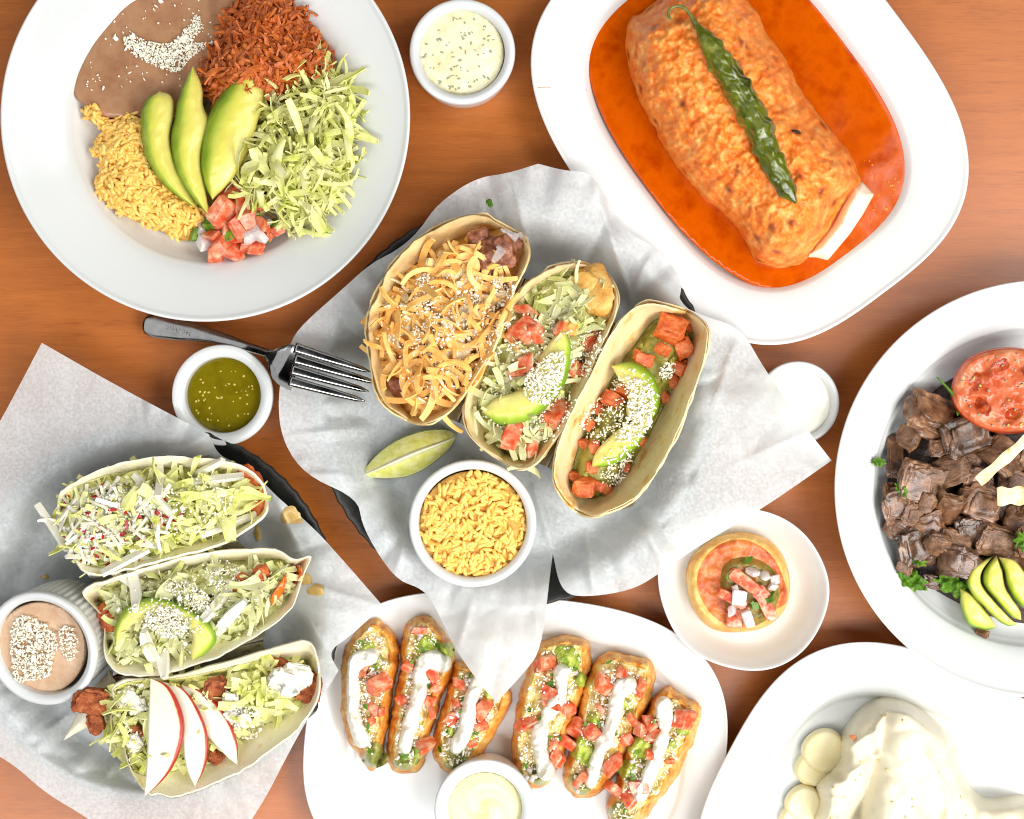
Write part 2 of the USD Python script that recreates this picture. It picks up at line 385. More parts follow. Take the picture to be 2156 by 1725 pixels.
def canoe(outline, s0, s1, zb, h, hend, th=0.0024, seed=0, n=150, K=12, wav=0.003, fpow=0.74, scale=1.0, dz=0.0):
    """A folded tortilla: rim outline and fold line in the picture. Returns mesh and inner-surface height z(P)."""
    o = spline(outline, n); s0, s1 = np.array(s0, float), np.array(s1, float)
    cen = o.mean(0); o = cen + (o - cen) * scale
    ax = s1 - s0; LL = ax @ ax
    q = s0 + np.clip((o - s0) @ ax / LL, 0, 1)[:, None] * ax
    v = o - q; ln = np.linalg.norm(v, axis=1); axn = ax / math.sqrt(LL)
    sn = np.abs(v[:, 0] * axn[1] - v[:, 1] * axn[0]) / (ln + 1e-6)
    i = np.arange(n) / n * 2 * np.pi
    circ = np.stack([np.cos(i), np.sin(i), np.full(n, seed * 3.1)], 1)
    zr = zb + hend + (h - hend) * sn ** 0.8 + wav * (fbm(circ * 2.6, 3, seed) - 0.5) * 2
    rag = 1 + 0.06 * (fbm(circ * 5 + 7, 3, seed) - 0.5) * 2
    t = np.linspace(0, 1, K)
    def shell(off, dzz):
        f = t[:, None] ** fpow
        wob = 0.10 * (noise(np.stack([np.cos(i)[None] * 2 + 0 * f, np.sin(i)[None] * 2 + 0 * f, t[:, None] * 3 + seed + 0 * i[None]], -1)) - 0.5) * (t[:, None] * (1 - t[:, None]) * 4)
        xy = q[None] + v[None] * ((f + wob) * rag[None] + off / (ln[None] + 1e-6) * np.minimum(1, f * 3))[..., None]
        z = zb + dzz * (0.4 + 0.6 * (1 - t[:, None])) + (zr - zb)[None] * t[:, None] ** 1.22 + dz
        return xy, z
    xo, zo = shell(0.0, -th); xi, zi = shell(-th * S * 0.8, 0.0)
    zi[-1] -= 0.0004
    Vo, Vi = pw(xo[..., 0], xo[..., 1], zo).reshape(-1, 3), pw(xi[..., 0], xi[..., 1], zi).reshape(-1, 3)
    F = grid_faces(K, n, True); nv = len(Vo); j = np.arange(n); k = (j + 1) % n; e = (K - 1) * n
    rim = np.concatenate([np.stack([e + j, e + k, e + k + nv], 1), np.stack([e + j, e + k + nv, e + j + nv], 1)])
    FF = np.concatenate([F, F[:, ::-1] + nv, rim]); V = np.vstack([Vo, Vi])
    a = trimesh.Trimesh(V, FF, process=False)
    if a.volume < 0: FF = FF[:, ::-1]
    itp = LinearNDInterpolator(xi[1:].reshape(-1, 2) + np.random.default_rng(0).normal(0, 0.01, xi[1:].reshape(-1, 2).shape), zi[1:].reshape(-1), fill_value=zb)
    return (V, FF), (lambda P: itp(P)), zr
# ---------------------------------------------------------------- surfaces
def Z1(p): return np.asarray(p, float) * 0.40277
def Z3(p): return np.asarray(p, float) * 0.40972 + [1272.6, 0]
def Z4(p): return np.asarray(p, float) * 0.38195 + [718.7, 419.2]
def Z5(p): return np.asarray(p, float) * 0.38195 + [0, 673.7]
def Z6(p): return np.asarray(p, float) * 0.38195 + [0, 1066.0]
def Z7(p): return np.asarray(p, float) * 0.41665 + [643.8, 1066.0]
def Z8(p): return np.asarray(p, float) * 0.56597 + [1332.5, 748.6]

WOOD = usdkit.material(stage, '/World/Looks/wood', {
    'tc': ('texture_coordinate', {}), 'm1': ('mapping', dict(scale=(5, 70, 1), rotation=(0, 0, 0.05))), 'm2': ('mapping', dict(scale=(22, 330, 1), rotation=(0, 0, 0.05))),
    'n1': ('noise_texture', dict(scale=2.2, detail=6, roughness=0.62, distortion=0.5)), 'n2': ('noise_texture', dict(scale=3.4, detail=7, roughness=0.6)),
    'n3': ('noise_texture', dict(scale=5, detail=3)),
    'mx': ('mix_float', dict(fac=0.55)), 'mx2': ('mix_float', dict(fac=0.25)), 'r': ('rgb_ramp', dict(ramp=[(0.34, (0.27, 0.068, 0.010)), (0.45, (0.40, 0.113, 0.017)), (0.55, (0.45, 0.130, 0.021)), (0.66, (0.54, 0.170, 0.031))])),
    'b': ('bump', dict(strength=0.12, distance=0.0004)),
    'rr': ('map_range', dict(from_min=0.3, from_max=0.7, to_min=0.28, to_max=0.42, clamp=True)),
    'p': ('principled_bsdf', dict(roughness=0.36, specular_ior_level=0.5))},
    [('tc.object', 'm1.vector'), ('tc.object', 'm2.vector'), ('m1.vector', 'n1.vector'), ('m2.vector', 'n2.vector'), ('tc.object', 'n3.vector'), ('n1.fac', 'mx.a'), ('n2.fac', 'mx.b'),
     ('mx.result', 'mx2.a'), ('n3.fac', 'mx2.b'), ('mx2.result', 'r.fac'), ('r.color', 'p.base_color'), ('n2.fac', 'b.height'), ('b.normal', 'p.normal'), ('n3.fac', 'rr.value'), ('rr.result', 'p.roughness')], surface='p.BSDF')
M['wood'] = WOOD
M['paper'] = usdkit.material(stage, '/World/Looks/paper', {
    'tc': ('texture_coordinate', {}), 'n1': ('noise_texture', dict(scale=480, detail=6, roughness=0.7)), 'n2': ('noise_texture', dict(scale=26, detail=3)),
    'mx': ('mix_float', dict(fac=0.3)),
    'mr': ('map_range', dict(from_min=0.40, from_max=0.60, to_min=0.32, to_max=0.52, clamp=True)),
    'b': ('bump', dict(strength=0.35, distance=0.0006)),
    'p': ('principled_bsdf', dict(base_color=(0.82, 0.855, 0.86), roughness=0.5, specular_ior_level=0.25)), 't': ('translucent_bsdf', dict(color=(0.92, 0.93, 0.91))),
    'm': ('mix_closure', {}), 'x': ('transparent_bsdf', {}), 'o': ('mix_closure', dict(fac=0.93))},
    [('tc.object', 'n1.vector'), ('tc.object', 'n2.vector'), ('n1.fac', 'mx.a'), ('n2.fac', 'mx.b'), ('mx.result', 'mr.value'), ('n1.fac', 'b.height'), ('b.normal', 'p.normal'),
     ('p.BSDF', 'm.closure1'), ('t.BSDF', 'm.closure2'), ('mr.result', 'm.fac'), ('x.BSDF', 'o.closure1'), ('m.closure', 'o.closure2')], surface='o.closure')
M['ceramic'] = mat('ceramic', [(0.67, 0.685, 0.675)], rough=0.16, spec=0.5)
M['black_plastic'] = mat('black_plastic', [(0.012, 0.012, 0.011), (0.03, 0.03, 0.028)], rough=0.45, scale=60, bump=0.3, bscale=900, bdist=0.0004)
M['steel'] = mat('steel', [(0.34, 0.34, 0.33), (0.46, 0.46, 0.45)], rough=0.17, metallic=1.0, scale=90, rrough=0.08)
M['engraving'] = mat('engraving', [(0.42, 0.42, 0.41)], rough=0.5, metallic=0.6)
M['beans'] = mat('beans', [c(158, 108, 76), c(182, 136, 100), c(168, 118, 84)], rough=0.3, scale=40, bump=0.3, bscale=260, bdist=0.0012, ssc=0.002, rrough=0.08)
M['beans_pale'] = mat('beans_pale', [c(196, 156, 120), c(214, 178, 142), c(202, 160, 124)], rough=0.28, scale=60, bump=0.25, bscale=260, bdist=0.001, ssc=0.002)
M['cotija'] = mat('cotija', [c(254, 248, 224, .98), c(255, 253, 240, .98), c(252, 240, 208, .98)], rough=0.6, scale=500, island=0.6, ssr=(1, .9, .7), ssc=0.0015, bump=0.3, bscale=1500, bdist=0.0005)
M['red_meat'] = mat('red_meat', [(0, c(180, 78, 26)), (0.3, c(220, 118, 50)), (0.65, c(234, 146, 74)), (1, c(244, 184, 120))], rough=0.38, scale=220, island=0.55, bump=0.6, bscale=900, bdist=0.001, ssc=0.002, stretch=(1, 1, 1))
M['avocado'] = mat('avocado', [(0, c(244, 228, 124)), (0.45, c(238, 224, 108)), (0.64, c(222, 220, 90)), (0.79, c(182, 204, 62)), (0.89, c(130, 172, 34)), (0.97, c(104, 146, 24))], rough=0.3, scale=90, attr='q', sss=0.3, ssr=(1, .9, .3), ssc=0.003, bump=0.25, bscale=220, bdist=0.0012, rrough=0.1)
M['avocado_cream'] = mat('avocado_cream', [(0, c(246, 234, 150)), (0.45, c(238, 230, 122)), (0.66, c(210, 218, 92)), (0.82, c(160, 196, 56)), (0.95, c(116, 166, 36))], rough=0.32, scale=90, attr='q', sss=0.3, ssr=(1, .9, .3), ssc=0.003, bump=0.2, bscale=220, bdist=0.001)
LET = [(0, c(212, 224, 88, .98)), (0.12, c(240, 242, 146, .98)), (0.34, c(251, 249, 186, .97)), (0.6, c(254, 252, 220, .97)), (1, c(255, 254, 242, .95))]
M['lettuce'] = mat('lettuce', LET, rough=0.32, scale=70, island=0.55, transl=0.26, bump=0.35, bscale=300, bdist=0.001)
M['lettuce_bed'] = mat('lettuce_bed', [c(222, 222, 120), c(246, 242, 180)], rough=.5, scale=150, bump=.8, bscale=260, bdist=.002)
M['lettuce_pale'] = mat('lettuce_pale', [(0, c(214, 224, 110, .95)), (0.15, c(240, 240, 180, .95)), (0.55, c(244, 244, 206)), (1, c(252, 250, 236))], rough=0.34, scale=70, island=0.6, transl=0.26, bump=0.3, bscale=300, bdist=0.001)
M['green_leaf'] = mat('green_leaf', [c(64, 116, 20), c(120, 164, 40), c(160, 190, 70)], rough=0.4, scale=160, island=0.4, transl=0.25, bump=0.5, bscale=400, bdist=0.001)
M['rice'] = mat('rice', [(0, c(246, 190, 84, .95)), (0.3, c(253, 216, 122, .95)), (0.7, c(255, 232, 164, .95)), (1, c(255, 244, 208, .95))], rough=0.34, scale=200, island=0.75, ssr=(1, .7, .3), ssc=0.0015)
M['rice_bed'] = mat('rice_bed', [c(226, 160, 60), c(244, 196, 100)], rough=0.5, scale=300, bump=0.8, bscale=600, bdist=0.002)
M['tomato'] = mat('tomato', [(0, c(218, 66, 34)), (0.35, c(234, 102, 64)), (0.65, c(244, 146, 108)), (1, c(252, 194, 162))], rough=0.2, scale=170, island=0.0, sss=0.4, ssr=(1, .35, .2), ssc=0.003, bump=0.25, bscale=500, bdist=0.0008)
M['onion'] = mat('onion', [c(240, 214, 206), c(252, 244, 238), c(226, 178, 184)], rough=0.25, scale=150, sss=0.5, ssr=(1, .8, .8), ssc=0.003)
M['green_pepper'] = mat('green_pepper', [c(70, 108, 22), c(140, 170, 50)], rough=0.28, scale=200)
M['burrito_cheese'] = usdkit.material(stage, '/World/Looks/burrito_cheese', {
    'tc': ('texture_coordinate', {}), 'n': ('noise_texture', dict(scale=120, detail=6, roughness=0.65, distortion=0.3)), 'v': ('voronoi_texture', dict(scale=62, feature='f1', randomness=1)),
    'nb': ('noise_texture', dict(scale=34, detail=2)), 'vm': ('map_range', dict(from_min=0.08, from_max=0.34, to_min=1.0, to_max=0.0, clamp=True)), 'nm': ('map_range', dict(from_min=0.38, from_max=0.54, clamp=True)),
    'k': ('math', dict(math_type='multiply')), 'r': ('rgb_ramp', dict(ramp=[(0.28, c(224, 94, 14, .96)), (0.42, c(242, 124, 36, .96)), (0.54, c(249, 150, 60, .96)), (0.66, c(252, 182, 100, .96)), (0.8, c(255, 214, 150, .96))])),
    'd': ('mix', dict(mix_type='mix', color2=c(138, 50, 8))), 'k2': ('math', dict(math_type='multiply', value2=0.95)),
    'n4': ('noise_texture', dict(scale=420, detail=5, roughness=0.7)), 'b': ('bump', dict(strength=0.75, distance=0.0016)), 'mb': ('mix_float', dict(fac=0.45)),
    'p': ('principled_bsdf', dict(roughness=0.38, specular_ior_level=0.5, subsurface_weight=0.2, subsurface_scale=0.003, subsurface_radius=(1, .5, .2)))},
    [('tc.object', 'n.vector'), ('tc.object', 'v.vector'), ('tc.object', 'nb.vector'), ('tc.object', 'n4.vector'), ('v.distance', 'vm.value'), ('nb.fac', 'nm.value'), ('vm.result', 'k.value1'), ('nm.result', 'k.value2'), ('n.fac', 'r.fac'),
     ('r.color', 'd.color1'), ('k.value', 'k2.value1'), ('k2.value', 'd.fac'), ('d.color', 'p.base_color'), ('n.fac', 'mb.a'), ('n4.fac', 'mb.b'), ('mb.result', 'b.height'), ('b.normal', 'p.normal')], surface='p.BSDF')
M['red_sauce'] = mat('red_sauce', [c(176, 58, 0, .78), c(212, 90, 2, .78), c(194, 72, 0, .78)], rough=0.1, spec=.3, scale=38, bump=0.12, bscale=60, bdist=0.001, ssr=(1, .3, .05), ssc=0.004, rrough=0.05)
M['sauce_edge'] = mat('sauce_edge', [c(245, 140, 20, .9), c(242, 120, 14, .9)], rough=0.2, scale=60)
M['chile'] = mat('chile', [(0, c(54, 62, 8)), (0.45, c(90, 100, 18)), (0.8, c(108, 116, 30)), (1, c(140, 144, 54))], rough=0.1, scale=60, coat=0.6, bump=0.5, bscale=130, bdist=0.0025, stretch=(1, 1, 1))
M['chile_stem'] = mat('chile_stem', [c(90, 90, 30), c(140, 140, 70)], rough=0.4, scale=200)
M['flour'] = mat('flour', [(0, c(255, 245, 212, .98)), (0.6, c(255, 248, 224, .98)), (0.78, c(250, 230, 178, .97)), (0.92, c(232, 190, 120, .95)), (1, c(196, 138, 70, .95))], rough=0.5, scale=44, lo=0.38, hi=0.74, bump=0.35, bscale=120, bdist=0.0015)
M['corn'] = mat('corn', [(0, c(248, 216, 150, .95)), (0.45, c(250, 226, 168, .95)), (0.7, c(238, 188, 104, .95)), (0.88, c(206, 138, 60, .95)), (1, c(160, 96, 36, .95))], rough=0.55, scale=52, lo=0.36, hi=0.74, bump=0.5, bscale=260, bdist=0.0012, transl=.08)
M['corn_pale'] = mat('corn_pale', [(0, c(252, 232, 184, .95)), (0.5, c(250, 226, 170, .95)), (0.72, c(242, 198, 120, .95)), (0.9, c(214, 150, 72, .95)), (1, c(170, 104, 42, .95))], rough=0.55, scale=52, lo=0.36, hi=0.74, bump=0.5, bscale=260, bdist=0.0012, transl=.08)
M['tortilla_shred'] = mat('tortilla_shred', [(0, c(246, 178, 84, .95)), (0.35, c(252, 206, 122, .95)), (0.75, c(254, 224, 160, .95)), (1, c(254, 232, 180, .95))], rough=0.4, scale=140, island=0.55, bump=0.35, bscale=600, bdist=0.0008, ssc=0.002)
M['dark_meat'] = mat('dark_meat', [c(96, 44, 26), c(150, 86, 56), c(190, 130, 96)], rough=0.34, scale=200, bump=0.7, bscale=500, bdist=0.0015, sss=0.15, ssc=0.002)
M['pork'] = mat('pork', [c(186, 72, 24), c(222, 106, 44), c(238, 140, 76)], rough=0.36, scale=180, bump=0.7, bscale=420, bdist=0.0014, sss=0.2, ssc=0.002)
M['fried'] = mat('fried', [c(130, 56, 24), c(188, 96, 48), c(220, 136, 84)], rough=0.45, scale=200, bump=1.0, bscale=700, bdist=0.002)
M['salsa_verde'] = mat('salsa_verde', [c(120, 116, 36), c(160, 154, 66), c(186, 176, 92)], rough=0.25, scale=130, bump=0.6, bscale=350, bdist=0.0015, ssc=0.002)
M['green_salsa'] = mat('green_salsa', [c(98, 86, 6), c(120, 106, 12), c(110, 98, 10)], rough=0.12, scale=50, bump=0.15, bscale=300, bdist=0.0008)
M['seed'] = mat('seed', [c(206, 184, 96), c(180, 160, 70)], rough=0.35, island=0.8)
M['cream'] = mat('cream', [c(250, 246, 226), c(252, 250, 238)], rough=0.28, scale=60, ssr=(1, .9, .75), ssc=0.003, bump=0.12, bscale=120, bdist=0.001)
M['white_sauce'] = mat('white_sauce', [c(246, 232, 194, .72), c(252, 243, 214, .74), c(248, 236, 200, .72)], rough=0.3, scale=45, ssr=(1, .9, .6), ssc=0.004, bump=0.2, bscale=110, bdist=0.0015)
M['ranch'] = mat('ranch', [c(238, 226, 170), c(246, 238, 198), c(250, 244, 214)], rough=0.32, scale=90, ssr=(1, .9, .6), ssc=0.003, bump=0.6, bscale=220, bdist=0.0018)
M['herb'] = mat('herb', [c(166, 168, 138), c(190, 188, 160), c(140, 148, 110)], rough=0.5, island=0.9)
M['herb_dark'] = mat('herb_dark', [c(50, 30, 20), c(70, 40, 26)], rough=.5, scale=300)
M['tomato_pocket'] = mat('tomato_pocket', [c(150, 44, 18), c(186, 70, 30), c(204, 110, 50)], rough=.14, scale=180, bump=.5, bscale=300)
M['crack'] = mat('crack', [c(200, 180, 140)], rough=.5)
M['aioli'] = mat('aioli', [c(238, 228, 162), c(244, 236, 182)], rough=0.26, scale=50, ssr=(1, .9, .5), ssc=0.003)
M['potato'] = mat('potato', [c(250, 232, 168, .93), c(252, 240, 196, .93)], rough=0.4, scale=80, ssr=(1, .9, .5), ssc=0.003, bump=0.2)
M['steak'] = mat('steak', [(0, c(66, 40, 24)), (0.35, c(112, 76, 50)), (0.7, c(140, 100, 70)), (1, c(176, 134, 100))], rough=0.3, scale=95, detail=5, bump=0.6, bscale=300, bdist=0.0016, ssc=0.002, stretch=(1, 1.4, 1))
M['steak_dark'] = mat('steak_dark', [(0, c(50, 30, 18)), (0.4, c(88, 58, 38)), (0.8, c(124, 88, 62)), (1, c(150, 112, 84))], rough=.26, scale=80, detail=4, bump=.5, bscale=240, bdist=.0014, coat=.3)
M['steak_pink'] = mat('steak_pink', [(0, c(70, 42, 26)), (0.4, c(120, 82, 56)), (0.8, c(158, 114, 82)), (1, c(190, 148, 112))], rough=.3, scale=110, detail=5, bump=.5, bscale=300, bdist=.0014, coat=.25)
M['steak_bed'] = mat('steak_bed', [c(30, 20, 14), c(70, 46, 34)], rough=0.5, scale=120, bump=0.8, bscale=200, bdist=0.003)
M['tomato_flesh'] = mat('tomato_flesh', [(0, c(186, 70, 34)), (0.4, c(210, 100, 58)), (0.7, c(224, 124, 80)), (1, c(234, 152, 108))], rough=0.2, scale=60, detail=3, bump=0.35, bscale=150, bdist=0.0015)
M['tomato_skin'] = mat('tomato_skin', [c(200, 52, 16), c(220, 74, 28)], rough=0.18, scale=40)
M['chip'] = mat('chip', [c(246, 222, 164), c(250, 236, 196), c(232, 190, 120)], rough=0.5, scale=120, bump=0.4, bscale=400, bdist=0.001)
M['batter'] = mat('batter', [(0, c(216, 112, 24)), (0.35, c(242, 158, 56)), (0.7, c(250, 188, 92)), (1, c(254, 222, 146))], rough=0.42, scale=130, detail=6, bump=0.9, bscale=420, bdist=0.0018, ssc=0.002)
M['popper_cheese'] = mat('popper_cheese', [c(150, 156, 60), c(240, 208, 120), c(248, 226, 160), c(206, 150, 70)], rough=0.35, scale=120, bump=0.6, bscale=300, bdist=0.0015, ssc=0.003)
M['jalapeno_skin'] = mat('jalapeno_skin', [c(112, 122, 44), c(160, 160, 84), c(214, 196, 120)], rough=0.25, scale=90, bump=0.3)
M['guacamole'] = mat('guacamole', [c(140, 168, 44), c(186, 202, 78), c(210, 218, 110)], rough=0.35, scale=140, bump=0.8, bscale=280, bdist=0.002)
M['masa'] = mat('masa', [(0, c(216, 140, 50)), (0.5, c(240, 184, 92)), (1, c(248, 208, 130))], rough=0.5, scale=70, bump=0.6, bscale=320, bdist=0.0015)
M['sope_sauce'] = mat('sope_sauce', [c(176, 68, 16), c(214, 108, 40), c(232, 146, 76)], rough=0.35, scale=80, bump=0.6, bscale=250, bdist=0.0012)
M['sope_salsa'] = mat('sope_salsa', [c(96, 92, 24), c(150, 132, 50), c(186, 110, 50)], rough=0.25, scale=140, bump=0.7, bscale=300, bdist=0.0015)
M['apple_flesh'] = mat('apple_flesh', [(0, c(253, 248, 226)), (0.8, c(252, 246, 218)), (0.845, c(240, 206, 160)), (0.87, c(196, 44, 22)), (0.95, c(176, 28, 14))], rough=0.26, scale=60, attr='q', afac=.04, sss=0.3, ssr=(1, .9, .6), ssc=0.003, bump=0.1, bscale=300)
M['radish'] = mat('radish', [(0, c(252, 244, 240)), (0.93, c(250, 240, 236)), (0.95, c(190, 20, 34)), (1, c(176, 16, 30))], rough=0.3, island=1.0, ssr=(1, .8, .8), ssc=0.002)
M['radish_skin'] = mat('radish_skin', [c(186, 24, 34), c(206, 40, 44)], rough=0.3, island=0.5)
M['white_stick'] = mat('white_stick', [(0, c(250, 246, 226)), (1, c(254, 252, 242))], rough=0.3, island=0.6, ssr=(1, .9, .8), ssc=0.003)
M['orange_sauce'] = mat('orange_sauce', [c(226, 92, 14), c(240, 128, 40)], rough=0.2, scale=90)
M['lime_flesh'] = mat('lime_flesh', [c(216, 216, 92, .95), c(236, 234, 134, .95), c(250, 246, 186, .95)], rough=0.16, scale=160, ssr=(.9, 1, .3), ssc=0.004, bump=0.4, bscale=300, bdist=0.001, stretch=(1, 1, 1))
M['lime_pith'] = mat('lime_pith', [c(244, 242, 212), c(236, 234, 186)], rough=0.4, scale=200)
M['lime_rind'] = mat('lime_rind', [c(110, 130, 30), c(160, 168, 66)], rough=0.35, scale=250, bump=0.5, bscale=900, bdist=0.0006)
M['grease'] = mat('grease', [c(196, 160, 90), c(214, 186, 120)], rough=0.25, scale=200, bump=0.4)
M['blue_cheese'] = mat('blue_cheese', [(0, c(236, 228, 204)), (0.6, c(248, 244, 228)), (1, c(150, 150, 140))], rough=0.5, scale=150, bump=0.6, bscale=300, bdist=0.0015)

# ---------------------------------------------------------------- setting
def table():
    n = 2
    V = np.array([[-1.1, -0.9, 0], [1.1, -0.9, 0], [1.1, 0.9, 0], [-1.1, 0.9, 0], [-1.1, -0.9, -0.035], [1.1, -0.9, -0.035], [1.1, 0.9, -0.035], [-1.1, 0.9, -0.035]], float)
    F = np.array([[0, 1, 2], [0, 2, 3], [4, 6, 5], [4, 7, 6], [0, 4, 5], [0, 5, 1], [1, 5, 6], [1, 6, 2], [2, 6, 7], [2, 7, 3], [3, 7, 4], [3, 4, 0]])
    p = solo('table_top', (V, F), 'wood', 'reddish brown wood grain table top under all the dishes', 'table', kind='structure', smooth=False)
table()

# ---------------------------------------------------------------- crockery
def circle(R, m=220): return superel(R, R, 0, 2.0, m)
def plate_profile(f, n=7):
    return [tuple(x) for x in smooth_profile(f, n)]
def ramekin(cx, cy, R, rin, zb, h, label, ribs=0, tilt=None, group=None, name='ramekin', material='ceramic'):
    k = (1 - (zb + h) / D) / S; r, ri = R * k, rin * k
    pr = smooth_profile([(0.002, 0.0035), (ri * 0.75, 0.0035), (ri * 0.93, 0.008), (ri * 0.985, h * 0.55), (ri, h - 0.004), (ri + (r - ri) * 0.25, h - 0.0012), (ri + (r - ri) * 0.6, h), (r * 0.985, h - 0.001), (r, h - 0.0035), (r * 0.985, h - 0.0065), (r * 0.962, h - 0.0085), (r * 0.95, h * 0.5), (r * 0.90, 0.003), (r * 0.87, 0.0), (0.002, 0.0)], 5)
    rb = np.where((pr[:, 1] < h - 0.008) & (pr[:, 0] > ri * 0.97) & (pr[:, 1] > 0.004), 1.0, 0.0)
    rb[:int(len(rb) * 0.5)] = 0
    V, F = lathe(np.c_[pr, rb], 240 if ribs else 140, (ribs, 0.0009) if ribs else None)
    V = V[:, [0, 1, 2]]
    m = trimesh.Trimesh(V, F, process=False)
    if m.volume < 0: F = F[:, ::-1]
    if tilt is not None:
        V = (V - [0, 0, h]) @ trimesh.transformations.rotation_matrix(tilt[0], tilt[1])[:3, :3].T + [0, 0, h]
    base = pw(cx, cy, zb + h); base[2] = zb
    p = thing(name, label, 'ramekin' if name == 'ramekin' else 'sauce cup', base, group)
    part(p, 'cup', (V + base, F), material)
    return p

# left bowl
lb = thing('pasta_bowl', 'wide rimmed white bowl holding beans, rice, lettuce and avocado slices', 'bowl', pw(432, 246, 0.0))
LB = [(430, .014), (225, .014), (165, .0195), (138, .0285), (128, .0325), (112, .036), (15, .0505), (4, .0525), (0.5, .0515), (2, .0495), (20, .0465), (120, .030), (170, .010), (210, .004), (232, 0.0), (430, 0.001)]
part(lb, 'bowl', dish(432, 246, .052, circle(432), plate_profile(LB)), 'ceramic')
# burrito platter
pc = thing('oval_platter', 'oval white platter under the cheese covered burrito and red orange sauce', 'platter', pw(1579, 243, 0.0))
PP = [(365, .010), (155, .010), (122, .013), (110, .019), (100, .0225), (12, .0315), (4, .033), (.5, .032), (2, .030), (25, .027), (110, .013), (140, .004), (160, 0), (365, .001)]
part(pc, 'platter', dish(1579, 243, .033, superel(469, 376, math.atan2(.8, .6), 3.0), plate_profile(PP)), 'ceramic')
# jalapeno platter
pj = thing('oval_platter', 'oval white platter carrying the six fried jalapeno poppers', 'platter', pw(1085, 1577, 0.0))
PJ = [(315, .008), (120, .008), (90, .010), (78, .013), (10, .0225), (3, .024), (.5, .023), (2, .0215), (25, .018), (80, .009), (110, .003), (130, 0), (315, .001)]
part(pj, 'platter', dish(1085, 1577, .024, superel(445, 323, math.radians(6), 2.9), plate_profile(PJ)), 'ceramic')
# cream plate
pm = thing('oval_platter', 'oval white platter with the food under pale cream sauce', 'platter', pw(1956, 1799, 0.0))
part(pm, 'platter', dish(1956, 1799, .033, superel(474, 384, math.atan2(.47, .88), 2.9), plate_profile(PP)), 'ceramic')
# steak bowl
sb = thing('salad_bowl', 'round white salad bowl full of grilled steak pieces and tomato', 'bowl', pw(2198, 1030, 0.0))
SB = [(438, .012), (200, .012), (130, .020), (105, .0285), (96, .033), (12, .051), (4, .053), (.5, .052), (2, .050), (20, .047), (100, .030), (150, .010), (200, .002), (215, 0), (438, .001)]
part(sb, 'bowl', dish(2198, 1030, .053, circle(441), plate_profile(SB)), 'ceramic')
# sope plate (egg shaped)
eg = spline(np.array([(1385, 1205), (1402, 1295), (1452, 1368), (1540, 1408), (1625, 1409), (1702, 1360), (1746, 1262), (1736, 1190), (1690, 1120), (1605, 1075), (1500, 1080), (1415, 1125)]) - [1566, 1244], 220)
egc = lambda ins: spline_resample(eg * (1 - ins / 178), 220)
sp_ = thing('side_dish', 'small egg shaped white dish under the round corn cake', 'dish', pw(1566, 1244, 0.0))
EG = [(177, .006), (95, .006), (55, .010), (20, .024), (5, .0305), (2, .031), (.3, .030), (3, .027), (25, .018), (60, .006), (85, .0), (177, .001)]
part(sp_, 'dish', dish(1566, 1244, .031, egc, plate_profile(EG)), 'ceramic')

# ---------------------------------------------------------------- baskets and papers
def basket(cx, cy, R, label):
    h = .034; k = (1 - h / D) / S
    pr = [(R * .80, .004), (R * .84, .006), (R * .97, h - .004), (R * .985, h - .001), (R, h), (R * 1.012, h - .002), (R * 1.01, h - .006), (R * .985, h - .008), (R * .85, 0), (R * .80, 0)]
    pr = smooth_profile(pr, 4); n = 200
    th = np.linspace(0, 2 * np.pi, n, endpoint=False)
    base = pw(cx, cy, h); base[2] = 0
    b = thing('food_basket', label, 'basket', base)
    r = pr[:, :1] * k * (1 + 0.004 * np.where(pr[:, 1:2] > .026, np.sin(th * 66), 0)[:, :])
    V = np.stack([r * np.cos(th), r * np.sin(th), np.repeat(pr[:, 1:2], n, 1)], -1).reshape(-1, 3)
    F = grid_faces(len(pr), n, True)
    if trimesh.Trimesh(V, F, process=False).volume < 0: F = F[:, ::-1]
    part(b, 'rim_wall', (V + base, F), 'black_plastic')
    f = trimesh.creation.cylinder(R * .815 * k, .004, sections=96); f.apply_translation([0, 0, .0035])
    part(b, 'floor', (f.vertices + base, f.faces), 'black_plastic', smooth=False)
    return b
basket(1085, 850, 422, 'round black plastic basket under the three corn tortilla tacos')
basket(318, 1290, 392, 'round black plastic basket under the three flour tortilla tacos')

def paper_z(cx, cy, R, seed, bumps, creases=(), zf=.0115):
    def f(P, d):
        v = P - [cx, cy]; r = np.linalg.norm(v, axis=1); th = np.arctan2(v[:, 1], v[:, 0])
        t = np.clip((r - R * .70) / (R * .26), 0, 1); t = t * t * (3 - 2 * t)
        z = zf + (.0395 - zf) * t
        o = np.clip((r - R) / (R * .5), 0, 1)
        z = z - .004 * o
        circ = np.stack([np.cos(th) * 2.2, np.sin(th) * 2.2, r / R * .5 + seed], 1)
        fold = np.abs(fbm(circ * 1.6, 3, seed) - .5) * 2
        z = z + .020 * (fold - .22) * np.clip((r - R * .62) / (R * .4), 0, 1.1)
        z = z + .0015 * (np.abs(fbm(np.c_[P / 75, np.full(len(P), seed)], 3, seed) - .5) * 4 - .5) * np.clip((r - R * .3) / (R * .3), 0.15, 1)
        for bx, by, s, dz in bumps: z = z + dz * np.exp(-((P[:, 0] - bx) ** 2 + (P[:, 1] - by) ** 2) / (2 * s * s))
        for (ax, ay, bx, by, am) in creases:
            a_, b_ = np.array([ax, ay], float), np.array([bx, by], float); ab = b_ - a_; tt = np.clip((P - a_) @ ab / (ab @ ab), 0, 1)
            z = z + am * np.exp(-np.linalg.norm(P - a_ - tt[:, None] * ab, axis=1) / 11) * np.sin(np.clip(tt, .03, .97) * np.pi) ** .5
        lowest = np.where(r < R * .8, .0085, .0085 + (.0362 - .0085) * np.clip((r - R * .8) / (R * .17), 0, 1))
        return np.maximum(z, lowest)
    return f
